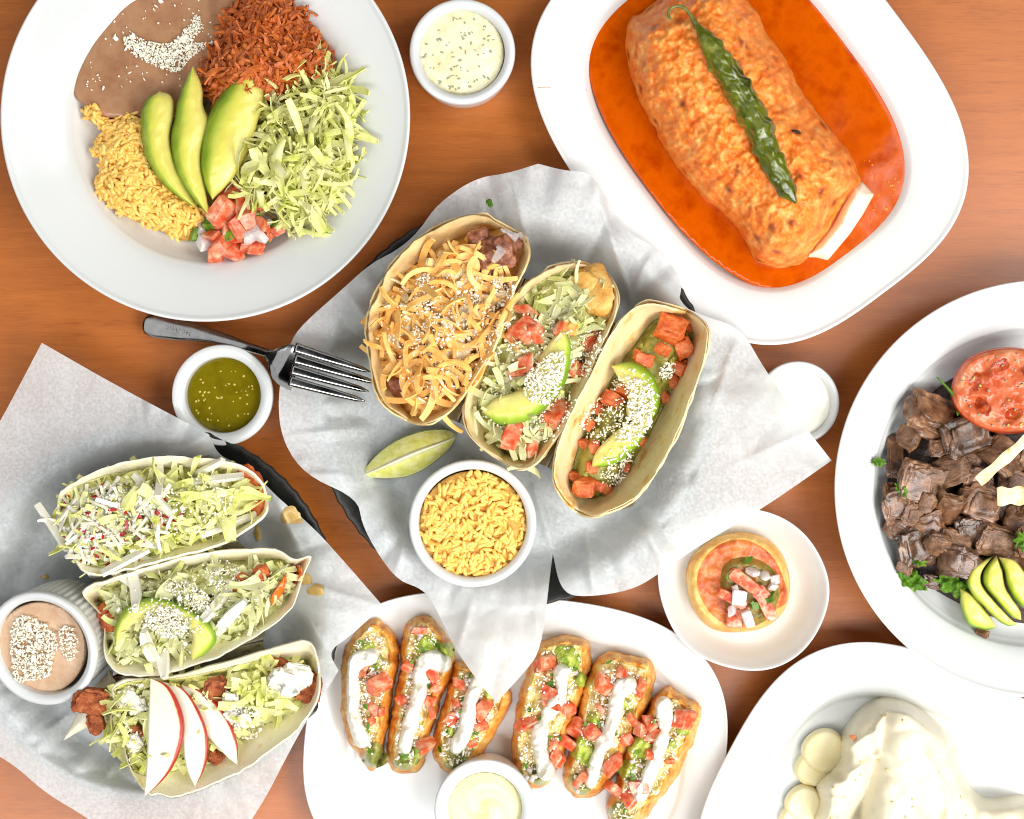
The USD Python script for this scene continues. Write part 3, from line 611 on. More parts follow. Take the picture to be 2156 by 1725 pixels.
P1o = [(1133, 345), (1190, 360), (1245, 362), (1290, 440), (1320, 490), (1380, 520), (1440, 590), (1426, 640), (1480, 665), (1560, 690), (1605, 770), (1680, 880), (1751, 970), (1600, 1075), (1470, 1150), (1400, 1200), (1330, 1245), (1210, 1260), (1178, 1235), (1164, 1165), (1158, 1210), (1140, 1370), (1100, 1420), (1045, 1480), (1010, 1440), (960, 1370), (915, 1275), (890, 1240), (830, 1220), (762, 1110), (755, 1050), (640, 1000), (590, 920), (585, 820), (610, 720), (640, 680), (720, 610), (780, 555), (835, 528), (880, 490), (920, 430), (1000, 375), (1070, 365)]
def soft(pts, sharp=()):
    """outline rounded except at the sharp corners"""
    p = np.asarray(pts, float); n = len(p); out = []
    for i in range(n):
        a, b, cc = p[i - 1], p[i], p[(i + 1) % n]
        if i in sharp: out.append(b[None]); continue
        t = np.linspace(0, 1, 6)[:, None]; m1, m2 = (a + b) / 2, (b + cc) / 2
        m1 = b + (m1 - b) * .95; m2 = b + (m2 - b) * .95
        out.append((1 - t) ** 2 * m1 + 2 * t * (1 - t) * b + t * t * m2)
    return np.concatenate(out)
pr1 = Region(Polygon(soft(P1o, {0, 12, 19, 23})), paper_z(1085, 850, 422, 3, [(1050, 1400, 110, .036), (1690, 930, 90, .012), (1150, 420, 80, .010), (1560, 1050, 120, -.006), (640, 850, 60, .002), (700, 790, 80, -.012)], [(1080, 372, 1120, 560, .005), (1245, 362, 1330, 640, .007), (1380, 520, 1330, 620, .005), (1164, 1165, 1120, 1010, .006), (830, 1220, 880, 1040, .005), (590, 920, 770, 900, .004), (640, 1000, 740, 1000, .005), (1560, 690, 1500, 860, .005), (1700, 910, 1480, 1010, .004), (1400, 1200, 1340, 1060, .005), (1250, 1255, 1230, 1120, .006), (720, 610, 800, 700, .005), (960, 1370, 1000, 1250, .004), (1140, 1370, 1120, 1250, .004), (1000, 375, 1040, 480, -.004)]))
solo('deli_paper', pr1.mesh(6.5), 'paper', 'crumpled translucent white paper under the three corn tortilla tacos', 'paper')
P2o = [(88, 722), (250, 815), (440, 915), (458, 955), (488, 972), (530, 985), (575, 1040), (660, 1110), (740, 1200), (806, 1276), (740, 1338), (690, 1372), (713, 1412), (690, 1450), (655, 1500), (600, 1600), (560, 1680), (500, 1770), (330, 1830), (190, 1725), (95, 1670), (30, 1610), (-60, 1560), (-140, 1400), (-150, 1150), (-60, 990), (5, 880)]
pr2 = Region(Polygon(soft(P2o, {0, 2, 9, 12})), paper_z(318, 1290, 392, 8, [(380, 890, 100, .010), (740, 1300, 80, .008), (110, 800, 130, -.010), (200, 1700, 120, -.012), (600, 1250, 45, .010)], [(88, 722, 150, 1010, .004), (440, 915, 330, 980, .005), (-60, 1200, 60, 1130, .004), (60, 1560, 190, 1480, .005), (806, 1276, 640, 1230, .005), (575, 1040, 640, 1180, .006), (190, 1725, 240, 1600, .004), (560, 1680, 500, 1640, .004), (250, 815, 220, 960, -.004), (690, 1372, 640, 1300, .005), (690, 1450, 630, 1400, .005)]))
solo('deli_paper', pr2.mesh(6.5), 'paper', 'translucent white paper under the three flour tortilla tacos', 'paper')

def rack(label, pairs, zlo, zhi):
    """pairs: (left end, right end, high?) lines across the folds"""
    base = pw(*np.mean([p[0] for p in pairs], 0), 0); base[2] = zlo
    r = thing('taco_rack', label, 'taco holder', base)
    prof = []
    for (a, b, hi) in pairs: prof.append((np.array(a, float), np.array(b, float), zhi if hi else zlo))
    A = CubicSpline(np.arange(len(prof)), np.array([p[0] for p in prof])); B = CubicSpline(np.arange(len(prof)), np.array([p[1] for p in prof])); 
    t = np.linspace(0, len(prof) - 1, 8 * len(prof)); zz = np.interp(t, np.arange(len(prof)), [p[2] for p in prof])
    from scipy.ndimage import gaussian_filter1d
    zz = gaussian_filter1d(zz, 2.2)
    s = np.linspace(0, 1, 9)
    P = A(t)[:, None] * (1 - s[None, :, None]) + B(t)[:, None] * s[None, :, None]
    top = pw(P[..., 0], P[..., 1], zz[:, None]); bot = top - [0, 0, .0012]
    F = grid_faces(len(t), 9); nv = len(t) * 9; ids = np.arange(nv).reshape(len(t), 9)
    loop = np.concatenate([ids[:, 0], ids[-1, 1:], ids[-2::-1, -1], ids[0, -2:0:-1]]); l2 = np.roll(loop, -1)
    m = trimesh.Trimesh(np.vstack([top.reshape(-1, 3), bot.reshape(-1, 3)]), np.concatenate([F, F[:, ::-1] + nv, np.stack([loop, loop + nv, l2], 1), np.stack([l2, loop + nv, l2 + nv], 1)]), process=False)
    trimesh.repair.fix_normals(m)
    part(r, 'holder', (np.array(m.vertices), np.array(m.faces)), 'steel', smooth=40)

# ---------------------------------------------------------------- sauces in cups
def disc(cx, cy, R, z, dome=.001, amp=.0008, sc=30, seed=0):
    return Region(Polygon(np.stack([cx + R * np.cos(np.linspace(0, 6.283, 64)[:-1]), cy + R * np.sin(np.linspace(0, 6.283, 64)[:-1])], 1)), mz(z, dome, R * .35, amp, sc, seed))
def speck(region, n, rng, L, R, material, name, label, category, inset=8, dz=(0, .0004), flat=.6):
    P, N = region.place(n, rng, dz, inset=inset)
    return solo(name, grains(P, N, rng, L, R, pitch=.15, flat=flat, lumpy=.15), material, label, category, kind='stuff')

# ranch ramekin
ramekin(973, 108, 112, 90, .001, .036, 'small white ramekin of herb speckled creamy dip beside the oval platter')
d = disc(970, 112, 91, .029, .0015, .0016, 34, 2)
rch = thing('creamy_dip', 'pale cream dip with grey green herb specks in the ramekin at top', 'dip', pw(970, 112, .029))
part(rch, 'dip', d.mesh(3.5, drop=.006), 'ranch')
rg = np.random.default_rng(5); P, N = d.place(70, rg, (0.0002, .0006), inset=10)
part(rch, 'herb_speck', grains(P, N, rg, (.0008, .0032), (.0003, .0008), pitch=.15, flat=.5, lumpy=.25), 'herb', kind='stuff')
# green salsa
ramekin(467, 832, 107, 80, .001, .033, 'small white ramekin of green salsa touching the fork')
d = disc(470, 833, 82, .0235, .0004, .0002, 30, 2)
gs = thing('green_salsa', 'thin olive green salsa with floating seeds in the ramekin by the fork', 'salsa', pw(470, 833, .0235))
part(gs, 'salsa', d.mesh(5, drop=.006), 'green_salsa')
rg = np.random.default_rng(6); P, N = d.place(46, rg, (-.0002, .0001), inset=14)
part(gs, 'chile_seed', grains(P, N, rg, (.0009, .0022), (.0005, .0008), pitch=.1, flat=.4), 'seed', kind='stuff')
# white cream cup
ramekin(1681, 848, 88, 72, .001, .030, 'small white cup half hidden under the right corner of the paper', name='sauce_cup')
d = disc(1679, 848, 73, .024, .001, .001, 40, 4)
solo('sour_cream', d.mesh(4, drop=.006), 'cream', 'white sour cream in the small cup right of the corn tacos', 'sauce')
# aioli ramekin on the popper platter
ramekin(1021, 1707, 107, 78, .012, .040, 'white ramekin of pale yellow sauce on the popper platter')
def swirl(P, d_):
    v = P - [1021, 1705]; r = np.linalg.norm(v, axis=1); th = np.arctan2(v[:, 1], v[:, 0])
    return .043 + .0012 * np.sin(r / 9 - th) * np.clip(1 - r / 70, 0, 1) + .0008 * np.clip(d_ / 20, 0, 1)
solo('yellow_sauce', Region(Polygon(np.stack([1021 + 79 * np.cos(np.linspace(0, 6.283, 64)[:-1]), 1705 + 79 * np.sin(np.linspace(0, 6.283, 64)[:-1])], 1)), swirl).mesh(4, drop=.006), 'aioli', 'pale yellow sauce in the ramekin on the popper platter', 'sauce')
# rice ramekin
ramekin(995, 1103, 135, 114, .012, .045, 'white ramekin of yellow rice standing among the corn tacos')
d = disc(996, 1106, 114, .047, .004, .002, 40, 5)
def rice(region, n, seed, label, name='yellow_rice', inset=3):
    rg = np.random.default_rng(seed)
    P, N = region.place(n, rg, (-.0006, .0026), inset=inset)
    t = thing(name, label, 'rice', P.mean(0), kind='thing')
    part(t, 'rice_bed', region.mesh(5, drop=.008), 'rice_bed')
    part(t, 'rice_grain', grains(P, N, rg, (.0060, .0086), (.00125, .00165), pitch=.25, bend=.12, lev=2), 'rice', kind='stuff')
    return t
rice(d, 520, 11, 'cooked yellow rice filling the ramekin among the corn tacos', inset=5)
# bean ramekin (leaning)
ramekin(84, 1368, 125, 103, .022, .047, 'ribbed white ramekin of pinkish brown beans beside the flour tacos', ribs=52, tilt=(math.radians(15), (.66, -.72, 0)))
def tz(cx, cy, z, gx, gy, amp=.0006, seed=1):
    return lambda P, d_: z + gx * (P[:, 0] - cx) / S + gy * (P[:, 1] - cy) / S + amp * (fbm(np.c_[P / 40, np.full(len(P), seed)], 3, seed) - .5) * np.clip(d_ / 10, 0, 1)
th_ = np.linspace(0, 6.283, 72)[:-1]
d = Region(Polygon(np.stack([84 + 96 * np.cos(th_), 1366 + 98 * np.sin(th_)], 1)), tz(80, 1366, .060, .14, -.17))
solo('refried_beans', d.mesh(5, drop=.004), 'beans_pale', 'smooth pinkish brown beans in the ribbed ramekin at the left edge', 'beans')
def crumble(polys, n, seed, label, region, cat_='cheese', dz=(0, .003), lab=None, parent=None, L=(.0014, .0042), R=(.0006, .0013)):
    rg = np.random.default_rng(seed); ms = []
    for poly, k in zip(polys, n):
        sub = Region(poly if isinstance(poly, Polygon) else np.asarray(poly), region.zf)
        sub.z = region.z
        for fr, l_, r_ in ((2.2, (.0006, .0018), (.00028, .0007)), (.26, (L[1] * .5, L[1] * .95), (.00035, .0007)), (.06, (.0022, .0040), (.0009, .0015))):
            P, N = sub.place(max(1, int(k * fr)), rg, dz)
            ms.append(grains(P, N, rg, l_, r_, pitch=.4, lumpy=.42, bend=.5))
    m = cat(*ms)
    if parent: return part(parent, 'cheese_crumb', m, 'cotija', kind='stuff')
    return solo('crumbled_cheese', m, 'cotija', label, cat_, kind='stuff')
crumble([Z6([(60, 690), (110, 610), (200, 620), (290, 690), (320, 760), (290, 850), (270, 930), (180, 960), (90, 960), (60, 830)]), Z6([(340, 660), (400, 680), (430, 820), (390, 860), (340, 800)])], [420, 60], 21, 'white crumbled cheese heaped on the beans in the ribbed ramekin', d, dz=(0, .004))
# ---------------------------------------------------------------- food in the left bowl
beans = Region(Z1([(385, 490), (400, 380), (480, 230), (600, 60), (680, -60), (1000, -130), (1250, -90), (1230, 100), (1160, 250), (1100, 400), (1050, 540), (860, 640), (700, 660), (640, 620), (540, 610), (430, 545)]), mz(.0315, .0012, 14, .0008, 60, 3))
solo('refried_beans', beans.mesh(6, drop=.008), 'beans', 'smooth brown refried beans pooled in the upper left of the wide bowl', 'beans')
crumble([Z1([(650, 190), (720, 195), (850, 230), (950, 180), (1030, 80), (1050, 150), (1010, 220), (1110, 225), (1010, 290), (940, 370), (850, 360), (740, 310), (670, 260)]), Z1([(600, 40), (1100, 20), (1050, 420), (800, 460), (420, 450), (560, 150)])], [430, 34], 22, 'white crumbled cheese scattered on the brown beans in the wide bowl', beans, dz=(0, .003))

meat = Region(Z1([(1200, 60), (1330, -60), (1480, -40), (1600, 90), (1680, 220), (1725, 390), (1650, 430), (1540, 520), (1400, 560), (1250, 560), (1110, 520), (1050, 420), (1070, 330), (1130, 230), (1160, 130)]), mz(.030, .030, 85, .005, 38, 4))
rg = np.random.default_rng(31)
mt = thing('shredded_meat', 'heap of shredded red orange meat at the top of the wide bowl', 'meat', pw(570, 120, .03), kind='thing')
part(mt, 'meat_heap', meat.mesh(5, drop=.006), 'red_meat')
P, N = meat.place(620, rg, (-.001, .003))
part(mt, 'meat_strand', cat(ribbons(P, N, rg, (.010, .030), (.0012, .0036), (.0009, .0018), kp=70, ko=50, tw=80, pitch=.14, K=10, wob=.45), grains(*meat.place(260, rg, (0, .003)), rg, (.004, .010), (.0012, .0028), lumpy=.3, pitch=.4)), 'red_meat', kind='stuff')

lb_let = Region(Z1([(1290, 750), (1330, 620), (1400, 480), (1500, 400), (1650, 330), (1780, 400), (1850, 470), (1850, 700), (1860, 850), (1780, 1000), (1700, 1120), (1580, 1190), (1470, 1160), (1420, 1070), (1310, 1060), (1260, 930)]), mz(.031, .019, 80, .005, 42, 5))
def lettuce_heap(region, n, seed, label, big=(.022, .056), w=(.0016, .0044), name='shredded_lettuce', parent=None, material='lettuce', dz=(-.001, .0045), group=None, th=(.0005, .0009), inset=6, K=9, bigs=0):
    rg = np.random.default_rng(seed)
    P, N = region.place(n, rg, dz, inset=inset)
    m = ribbons(P, N, rg, big, w, th, kp=26, ko=34, tw=24, pitch=.22, K=K, wob=.2, kob=-8, cup=.2, taper=.2)
    if bigs:
        P, N = region.place(bigs, rg, (.003, .008), inset=inset + 14)
        m = cat(m, ribbons(P, N, rg, (big[1] * .9, big[1] * 1.4), (w[1] * 1.1, w[1] * 1.7), th, kp=14, ko=30, tw=22, pitch=.16, K=12, wob=.35, kob=-12, cup=.5, taper=.35))
    if parent is None:
        parent = thing(name, label, 'lettuce', P.mean(0), group, kind='thing')
        part(parent, 'lettuce_bed', region.mesh(6, drop=.006), 'lettuce_bed')
        part(parent, 'lettuce_shred', m, material, kind='stuff'); return parent
    part(parent, 'lettuce_shred', m, material, kind='stuff')
lettuce_heap(lb_let, 640, 41, 'heap of pale green shredded lettuce on the right of the wide bowl', bigs=26)

rc = Region(Z1([(430, 590), (500, 530), (560, 620), (640, 590), (720, 580), (830, 660), (900, 850), (990, 1000), (1100, 1100), (1000, 1250), (850, 1215), (690, 1150), (570, 1075), (490, 950), (530, 850), (480, 790), (530, 690)]), mz(.027, .014, 60, .003, 40, 6))
rice(rc, 900, 12, 'yellow rice spread along the lower left of the wide bowl', inset=1)

def avocado(outer, inner, z0, th, label, group=None, tilt=0.0, parent=None, seed=0, bow=0.0, material='avocado', lift=None):
    mesh, q = slab(outer, inner, z0, th, tilt=tilt, bow=bow, rng=np.random.default_rng(seed), n=48, m=16)
    if parent: return part(parent, 'avocado_slice', mesh, material, attr=q)
    return solo('avocado_slice', mesh, material, label, 'avocado slice', group, attr=q)
avocado(Z1([(835, 478), (760, 530), (735, 640), (748, 780), (800, 900), (900, 1010), (1040, 1095)]), Z1([(835, 478), (900, 510), (905, 610), (890, 720), (915, 850), (965, 960), (1040, 1095)]), .040, .013, 'narrow green avocado slice lying against the yellow rice, leftmost of three', seed=1, tilt=.004)
avocado(Z1([(1010, 345), (950, 460), (912, 620), (895, 760), (930, 920), (1000, 1030), (1095, 1130)]), Z1([(1010, 345), (1060, 480), (1065, 560), (1095, 640), (1060, 760), (1055, 900), (1075, 1000), (1095, 1130)]), .044, .013, 'avocado slice with ragged pointed tip, middle of the three in the wide bowl', seed=2, tilt=.004)
avocado(Z1([(1395, 295), (1260, 365), (1150, 500), (1075, 640), (1050, 800), (1060, 940), (1110, 1045)]), Z1([(1395, 295), (1393, 420), (1360, 600), (1310, 750), (1250, 880), (1180, 980), (1110, 1045)]), .048, .014, 'broad yellow green avocado slice, widest of the three, beside the shredded lettuce', seed=3, tilt=.003)

def pieces(spots, conv, region, seed, name, material, label=None, category=None, group=None, parent=None, dz=.0015, pitch=.35, flat=1.0, jit=.16):
    rg = np.random.default_rng(seed); k = conv([1, 0])[0] - conv([0, 0])[0]
    for s in spots:
        P, N = region.at(conv([s[:2]]), dz + rg.uniform(0, .001))
        m = dice(P, N, rg, (s[2] * k / S * .8, s[2] * k / S * .95), pitch=pitch, jit=jit)[0]
        if parent: part(parent, name, m, material, smooth=35)
        else: solo(name, m, material, label, category, group, smooth=35)
pico = Region(Z1([(1040, 1200), (1100, 1090), (1160, 1000), (1260, 960), (1400, 1020), (1470, 1180), (1420, 1280), (1330, 1330), (1180, 1350), (1090, 1340), (1040, 1260)]), mz(.026, .012, 40, .003, 30, 7))
g_ = 'diced tomato salsa in the wide bowl'
pieces([(1220, 1000, 105), (1185, 1120, 115), (1340, 1070, 90), (1385, 1050, 85), (1300, 1140, 95), (1255, 1180, 90), (1350, 1170, 95), (1130, 1170, 85), (1160, 1275, 110), (1130, 1330, 80), (1230, 1250, 80), (1290, 1290, 90), (1400, 1220, 80), (1440, 1200, 70), (1205, 1310, 85), (1335, 1290, 75), (1150, 1060, 80), (1270, 1080, 80), (1210, 1200, 75), (1110, 1240, 70)], Z1, pico, 51, 'tomato_piece', 'tomato', 'red diced tomato piece in the salsa heap at the foot of the avocado slices', 'tomato piece', g_)
pieces([(1310, 1220, 75), (1355, 1235, 65), (1400, 1165, 60), (1060, 1200, 60), (1070, 1262, 70), (1165, 1035, 55), (1290, 1240, 50)], Z1, pico, 52, 'onion_piece', 'onion', 'white pink diced onion piece in the tomato salsa of the wide bowl', 'onion piece', 'diced onion in the wide bowl', dz=.004)
pieces([(1020, 1230, 60), (1195, 1235, 60), (1105, 1190, 55), (1430, 1165, 50), (1260, 1100, 40), (1400, 1250, 35), (1350, 1130, 35)], Z1, pico, 53, 'green_chile_piece', 'green_pepper', 'small diced green chile piece in the tomato salsa of the wide bowl', 'chile piece', 'diced green chile in the wide bowl', dz=.004)

# ---------------------------------------------------------------- burrito platter
sauce = Region(Polygon(np.array([1580, 240.]) + superel(402, 258, math.atan2(.8, .6), 2.2)(0) ), mz(.0175, .0006, 12, .0002, 50, 3))
sauce.poly = Polygon(np.array([.6 * 1140 + .8 * 1114, .8 * 1140 - .6 * 1114]) + superel(400, 262, math.atan2(.8, .6), 2.5)(0)); shapely.prepare(sauce.poly)
solo('red_sauce', sauce.mesh(9, drop=.002), 'red_sauce', 'glossy red orange sauce pooled around the burrito', 'sauce')
bo = Z3([(108, 190), (128, 95), (200, 50), (330, -60), (500, -120), (650, -90), (740, 0), (790, 80), (850, 190), (920, 280), (990, 420), (1070, 540), (1150, 650), (1255, 780), (1300, 880), (1310, 950), (1240, 1060), (1170, 1170), (1050, 1320), (940, 1378), (860, 1380), (790, 1350), (740, 1270), (640, 1130), (540, 1040), (430, 930), (330, 790), (260, 670), (170, 480), (120, 330)])
def bz(P, d):
    t = np.clip(d / 130, 0, 1)
    z = .019 + .055 * np.clip(1 - (1 - t) ** 2.1, 0, 1) ** .62
    q = np.c_[P / 22, np.full(len(P), 2.0)]
    z = z + .0045 * (fbm(q / 2, 3, 5) - .5) * 2 * np.clip(t * 5, 0, 1) + .0026 * (np.abs(fbm(q, 3, 9) - .5) * 4 - .5) * np.clip(t * 14, 0, 1)
    u = P @ np.array([[.6, .8], [.8, -.6]])
    z = z + .0014 * (np.abs(fbm(np.c_[u[:, 0] / 16, u[:, 1] / 26, np.full(len(P), 5.)], 2, 6) - .5) * 4 - .7) * np.clip(t * 8, 0, 1)
    return z + .0008 * (noise(np.c_[P / 5, np.full(len(P), 1.)]) - .5) * 2
bo = spline(bo, 200); bo = bo + 6 * (np.stack([fbm(np.c_[bo / 30, np.full(200, k * 5.)], 3, 8) for k in (0, 1)], 1) - .5) * 2
bur = Region(bo, bz, smooth=False)
b_ = thing('burrito', 'large burrito covered in browned melted cheese on the oval platter', 'burrito', pw(1560, 280, .015))
tail = Region(Z3([(1270, 950), (1325, 935), (1385, 1000), (1330, 1100), (1260, 1205), (1150, 1335), (1090, 1320), (1030, 1320), (1180, 1130)]), mz(.022, .016, 22, .002, 20, 3), smooth=False)
part(b_, 'tortilla_end', tail.mesh(4, drop=.006), 'flour', 'white folded tortilla end showing below the melted cheese')
part(b_, 'melted_cheese', bur.mesh(3.4, drop=.006), 'burrito_cheese')
rg = np.random.default_rng(62)
P, N = bur.at(Z3([(985, 680)]), .0006)
part(b_, 'burnt_bit', grains(P, N, rg, (.007, .008), (.0012, .0014), lumpy=.3, ang=np.array([1.9])), 'herb_dark')
sbub = Region(Z3([(1330, 800), (1500, 820), (1520, 960), (1460, 1080), (1330, 1180), (1280, 1190), (1400, 1000)]), sauce.zf); sbub.z = sauce.z
P, N = sbub.place(22, rg, (.0, .0004))
solo('sauce_bubble', grains(P, N, rg, (.0008, .0022), (.0004, .0010), flat=.5), 'sauce_edge', 'tiny pale bubbles on the red orange sauce near the tortilla end', 'bubbles', kind='stuff')
xs = np.linspace(1123, 1236, 30); ys = 186 + 2.5 * np.sin(xs / 21.) + (xs - 1123) * .02
ins_ = np.clip(xs - 1121, 0, 110); zc_ = np.where(ins_ < 12, .0319, .0316 - (ins_ - 12) / 88 * .009) + .00035
cw = np.full(30, .9)
P = np.stack([np.stack([xs, ys - cw], 1), np.stack([xs, ys + cw], 1)], 1)
part(pc, 'hairline_crack', (pw(P[..., 0], P[..., 1], zc_[:, None]).reshape(-1, 3), grid_faces(30, 2)[:, ::-1]), 'crack')
# roasted chile
sp3 = spline(Z3([(475, 130), (515, 190), (570, 280), (640, 390), (705, 490), (765, 600), (815, 720), (870, 850), (930, 960), (985, 1046)]), 110, False)
zc = bur.z(sp3) + .0045
from scipy.ndimage import gaussian_filter1d as gf1
zc = gf1(zc, 8)
s_ = np.linspace(0, 1, 110)
rad = np.interp(s_, [0, .04, .12, .25, .45, .65, .82, .93, 1], [11, 24, 48, 64, 68, 64, 56, 42, 6]) * .40972 / S
def wr(s, ph):
    q = np.stack([np.cos(ph) * 1.1 + 0 * s, np.sin(ph) * 1.1 + 0 * s, s * 13 + 0 * ph], -1)
    return 1 + .48 * (np.abs(fbm(q, 3, 4) - .5) * 2 - .22) * np.minimum(1, s * 6) + .035 * np.sin(s * 47 + 5 * np.sin(ph * 2) + 4 * np.sin(s * 9)) * np.minimum(1, s * 4)
ch = thing('roasted_chile', 'shiny wrinkled green roasted chile lying along the burrito', 'chile', pw(1500, 200, .07))
cv, cf = tube(pw(sp3[:, 0], sp3[:, 1], zc), rad, 40, wr)
part(ch, 'chile_body', (cv, cf), 'chile')
st = spline(Z3([(345, 100), (328, 75), (345, 42), (400, 36), (440, 75), (462, 112), (480, 140)]), 40, False)
part(ch, 'stem', tube(pw(st[:, 0], st[:, 1], np.linspace(.071, .069, 40) + .002), np.interp(np.linspace(0, 1, 40), [0, .2, .7, 1], [7, 6.5, 10, 17]) * .40972 / S, 14), 'chile_stem')

# ---------------------------------------------------------------- tacos
rack('bent steel taco holder under the three corn tortilla tacos', [(Z4([700, 140])[:], Z4([190, 1060])[:], 1), (Z4([860, 260]), Z4([400, 1190]), 0), (Z4([1010, 440]), Z4([640, 1230]), 1), (Z4([1380, 480]), Z4([900, 1400]), 0), (Z4([1510, 690]), Z4([1140, 1480]), 1), (Z4([1830, 690]), Z4([1360, 1650]), 0), (Z4([2000, 800]), Z4([1610, 1690]), 1)], .016, .050)
rack('bent steel taco holder under the three flour tortilla tacos', [(Z5([370, 910]), Z5([1150, 745]), 1), (Z5([420, 1150]), Z5([1400, 1010]), 0), (Z5([480, 1400]), Z5([1310, 1215]), 1), (Z6([640, 640]), Z6([1560, 420]), 0), (Z6([620, 950]), Z6([1450, 740]), 1), (Z6([680, 1230]), Z6([1650, 980]), 0), (Z6([900, 1560]), Z6([1700, 1170]), 1)], .016, .050)

class Taco:
    def __init__(s, label, conv, outline, s0, s1, fill, zb, h, hend, tort, base_mat, zfill, bulge, seed, double=True, th=.0017, wav=.0045, edge=46):
        s.conv, s.seed = conv, seed
        o = conv(outline); c0 = o.mean(0)
        s.p = thing('taco', label, 'taco', pw(c0[0], c0[1], zb))
        m, s.zt, s.zr = canoe(o, conv(s0), conv(s1), zb, h, hend, th, seed, wav=wav)
        part(s.p, 'tortilla', m, tort, smooth=60)
        if double:
            m2, _, _ = canoe(o + np.random.default_rng(seed).normal(0, 1.6, o.shape), conv(s0), conv(s1), zb - .0032, h - .002, hend, th * .9, seed + 40, wav=wav, scale=1.022)
            part(s.p, 'tortilla', m2, tort, smooth=60)
        def zf(P, d):
            t = np.clip(d / edge, 0, 1); t = np.sin(t * np.pi / 2)
            low = s.zt(P) + .0012
            z = zfill + bulge * t + .004 * (fbm(np.c_[P / 28, np.full(len(P), seed * 1.0)], 3, seed) - .5) * 2
            w = np.clip(d / 16, 0, 1)
            return np.maximum(low, z * w + low * (1 - w))
        s.f = Region(conv(fill), zf)
        part(s.p, 'filling', s.f.mesh(5, drop=.004), base_mat)
    def sub(s, pts, dz=0.0):
        r = Region(s.conv(pts), s.f.zf); r.z = (lambda P: s.f.z(P) + dz); return r

# A: crisp orange strips
A = Taco('corn tortilla taco heaped with crisp orange tortilla strips', Z4, [(730, 88), (800, 95), (900, 150), (1000, 215), (1035, 290), (1005, 400), (960, 490), (905, 650), (860, 790), (790, 910), (700, 1050), (600, 1170), (500, 1230), (420, 1240), (320, 1190), (230, 1120), (180, 1000), (155, 850), (145, 700), (170, 570), (260, 400), (400, 240), (560, 140)],
         (860, 340), (420, 1120), [(760, 190), (870, 170), (980, 230), (985, 330), (940, 480), (880, 700), (780, 880), (660, 1060), (530, 1170), (400, 1200), (310, 1100), (240, 950), (205, 780), (220, 600), (330, 430), (500, 290), (640, 220)], .020, .064, .034, 'corn', 'tortilla_shred', .060, .016, 71)
rg = np.random.default_rng(72)
sub = A.sub([(640, 280), (800, 300), (900, 420), (930, 540), (850, 760), (740, 930), (600, 1100), (470, 1150), (330, 1050), (250, 900), (210, 740), (230, 600), (330, 460), (480, 340)])
P, N = sub.place(200, rg, (.000, .008))
part(A.p, 'orange_strip', ribbons(P, N, rg, (.020, .055), (.0026, .0050), (.0009, .0014), kp=50, ko=30, tw=16, pitch=.14, K=14, kob=-12, taper=.25), 'tortilla_shred', kind='stuff')
P, N = sub.place(50, rg, (.0, .005))
part(A.p, 'pale_flake', ribbons(P, N, rg, (.012, .026), (.005, .011), (.001, .002), kp=20, ko=40, tw=30, pitch=.3, K=6, wob=.4), 'chip', kind='stuff')
P, N = A.f.at(Z4([(830, 290), (760, 250), (900, 300), (820, 350), (330, 1060), (310, 1020), (940, 240)]), .002)
for i in range(len(P)): part(A.p, 'dark_meat_piece', chunk(P[i], (.022, .016, .012) if i < 4 else (.014, .010, .008), rg, amp=.3), 'dark_meat')
P, N = A.f.at(Z4([(930, 230), (900, 270), (960, 200)]), .009)
part(A.p, 'onion_strip', ribbons(P, N, rg, (.026, .034), (.004, .006), (.001, .0014), kp=8, ko=8, tw=5, pitch=.05, K=8, ang=np.array([2.3, 2.4, 2.2])), 'onion')
crumble([Z4([(430, 430), (520, 430), (500, 600), (400, 620)]), Z4([(600, 560), (760, 500), (760, 600), (640, 700)]), Z4([(440, 660), (560, 640), (620, 760), (480, 830), (380, 760)]), Z4([(780, 600), (880, 600), (830, 800), (740, 800)]), Z4([(560, 880), (720, 900), (560, 1080), (460, 900)]), Z4([(860, 430), (960, 480), (900, 580), (820, 500)]), Z4([(250, 560), (700, 400), (900, 600), (560, 1100), (300, 950)])], [70, 80, 80, 60, 40, 50, 120], 73, None, sub, dz=(.007, .0115), parent=A.p)

# B: avocado, tomato and cabbage
B = Taco('corn tortilla taco of shredded cabbage, tomato and a curved avocado slice, middle of its basket', Z4, [(1080, 420), (1180, 370), (1300, 350), (1420, 390), (1500, 460), (1525, 560), (1490, 700), (1420, 850), (1330, 1050), (1230, 1250), (1130, 1400), (1010, 1490), (880, 1440), (760, 1360), (690, 1260), (680, 1120), (720, 950), (800, 820), (880, 680), (960, 540)],
         (1360, 540), (920, 1360), [(1130, 440), (1280, 390), (1400, 430), (1460, 540), (1430, 680), (1350, 860), (1260, 1060), (1180, 1230), (1090, 1370), (990, 1440), (870, 1370), (780, 1270), (750, 1120), (800, 950), (870, 780), (960, 590)], .020, .058, .030, 'corn_pale', 'lettuce_bed', .057, .014, 81)
lettuce_heap(B.f, 260, 82, None, big=(.014, .036), w=(.0022, .0050), parent=B.p, material='lettuce_pale', dz=(0, .005), inset=10)
rg = np.random.default_rng(83)
P, N = B.f.at(Z4([(1390, 500), (1330, 470), (1420, 590), (1250, 730)]), .002)
for i, dm in enumerate([(.036, .024, .012), (.02, .016, .01), (.024, .018, .012), (.016, .012, .01)]): part(B.p, 'fish_piece', chunk(P[i], dm, rg, amp=.25), 'masa')
pieces([(1020, 720, 130), (1010, 615, 100), (1060, 740, 80), (1370, 770, 100), (1300, 960, 110), (1010, 910, 100), (960, 960, 80), (1165, 1180, 110), (940, 1295, 105), (1040, 1375, 90), (1200, 720, 80), (1270, 930, 60), (940, 760, 70), (1120, 1220, 70)], Z4, B.f, 84, 'tomato_piece', 'tomato', parent=B.p, dz=.006, pitch=.25)
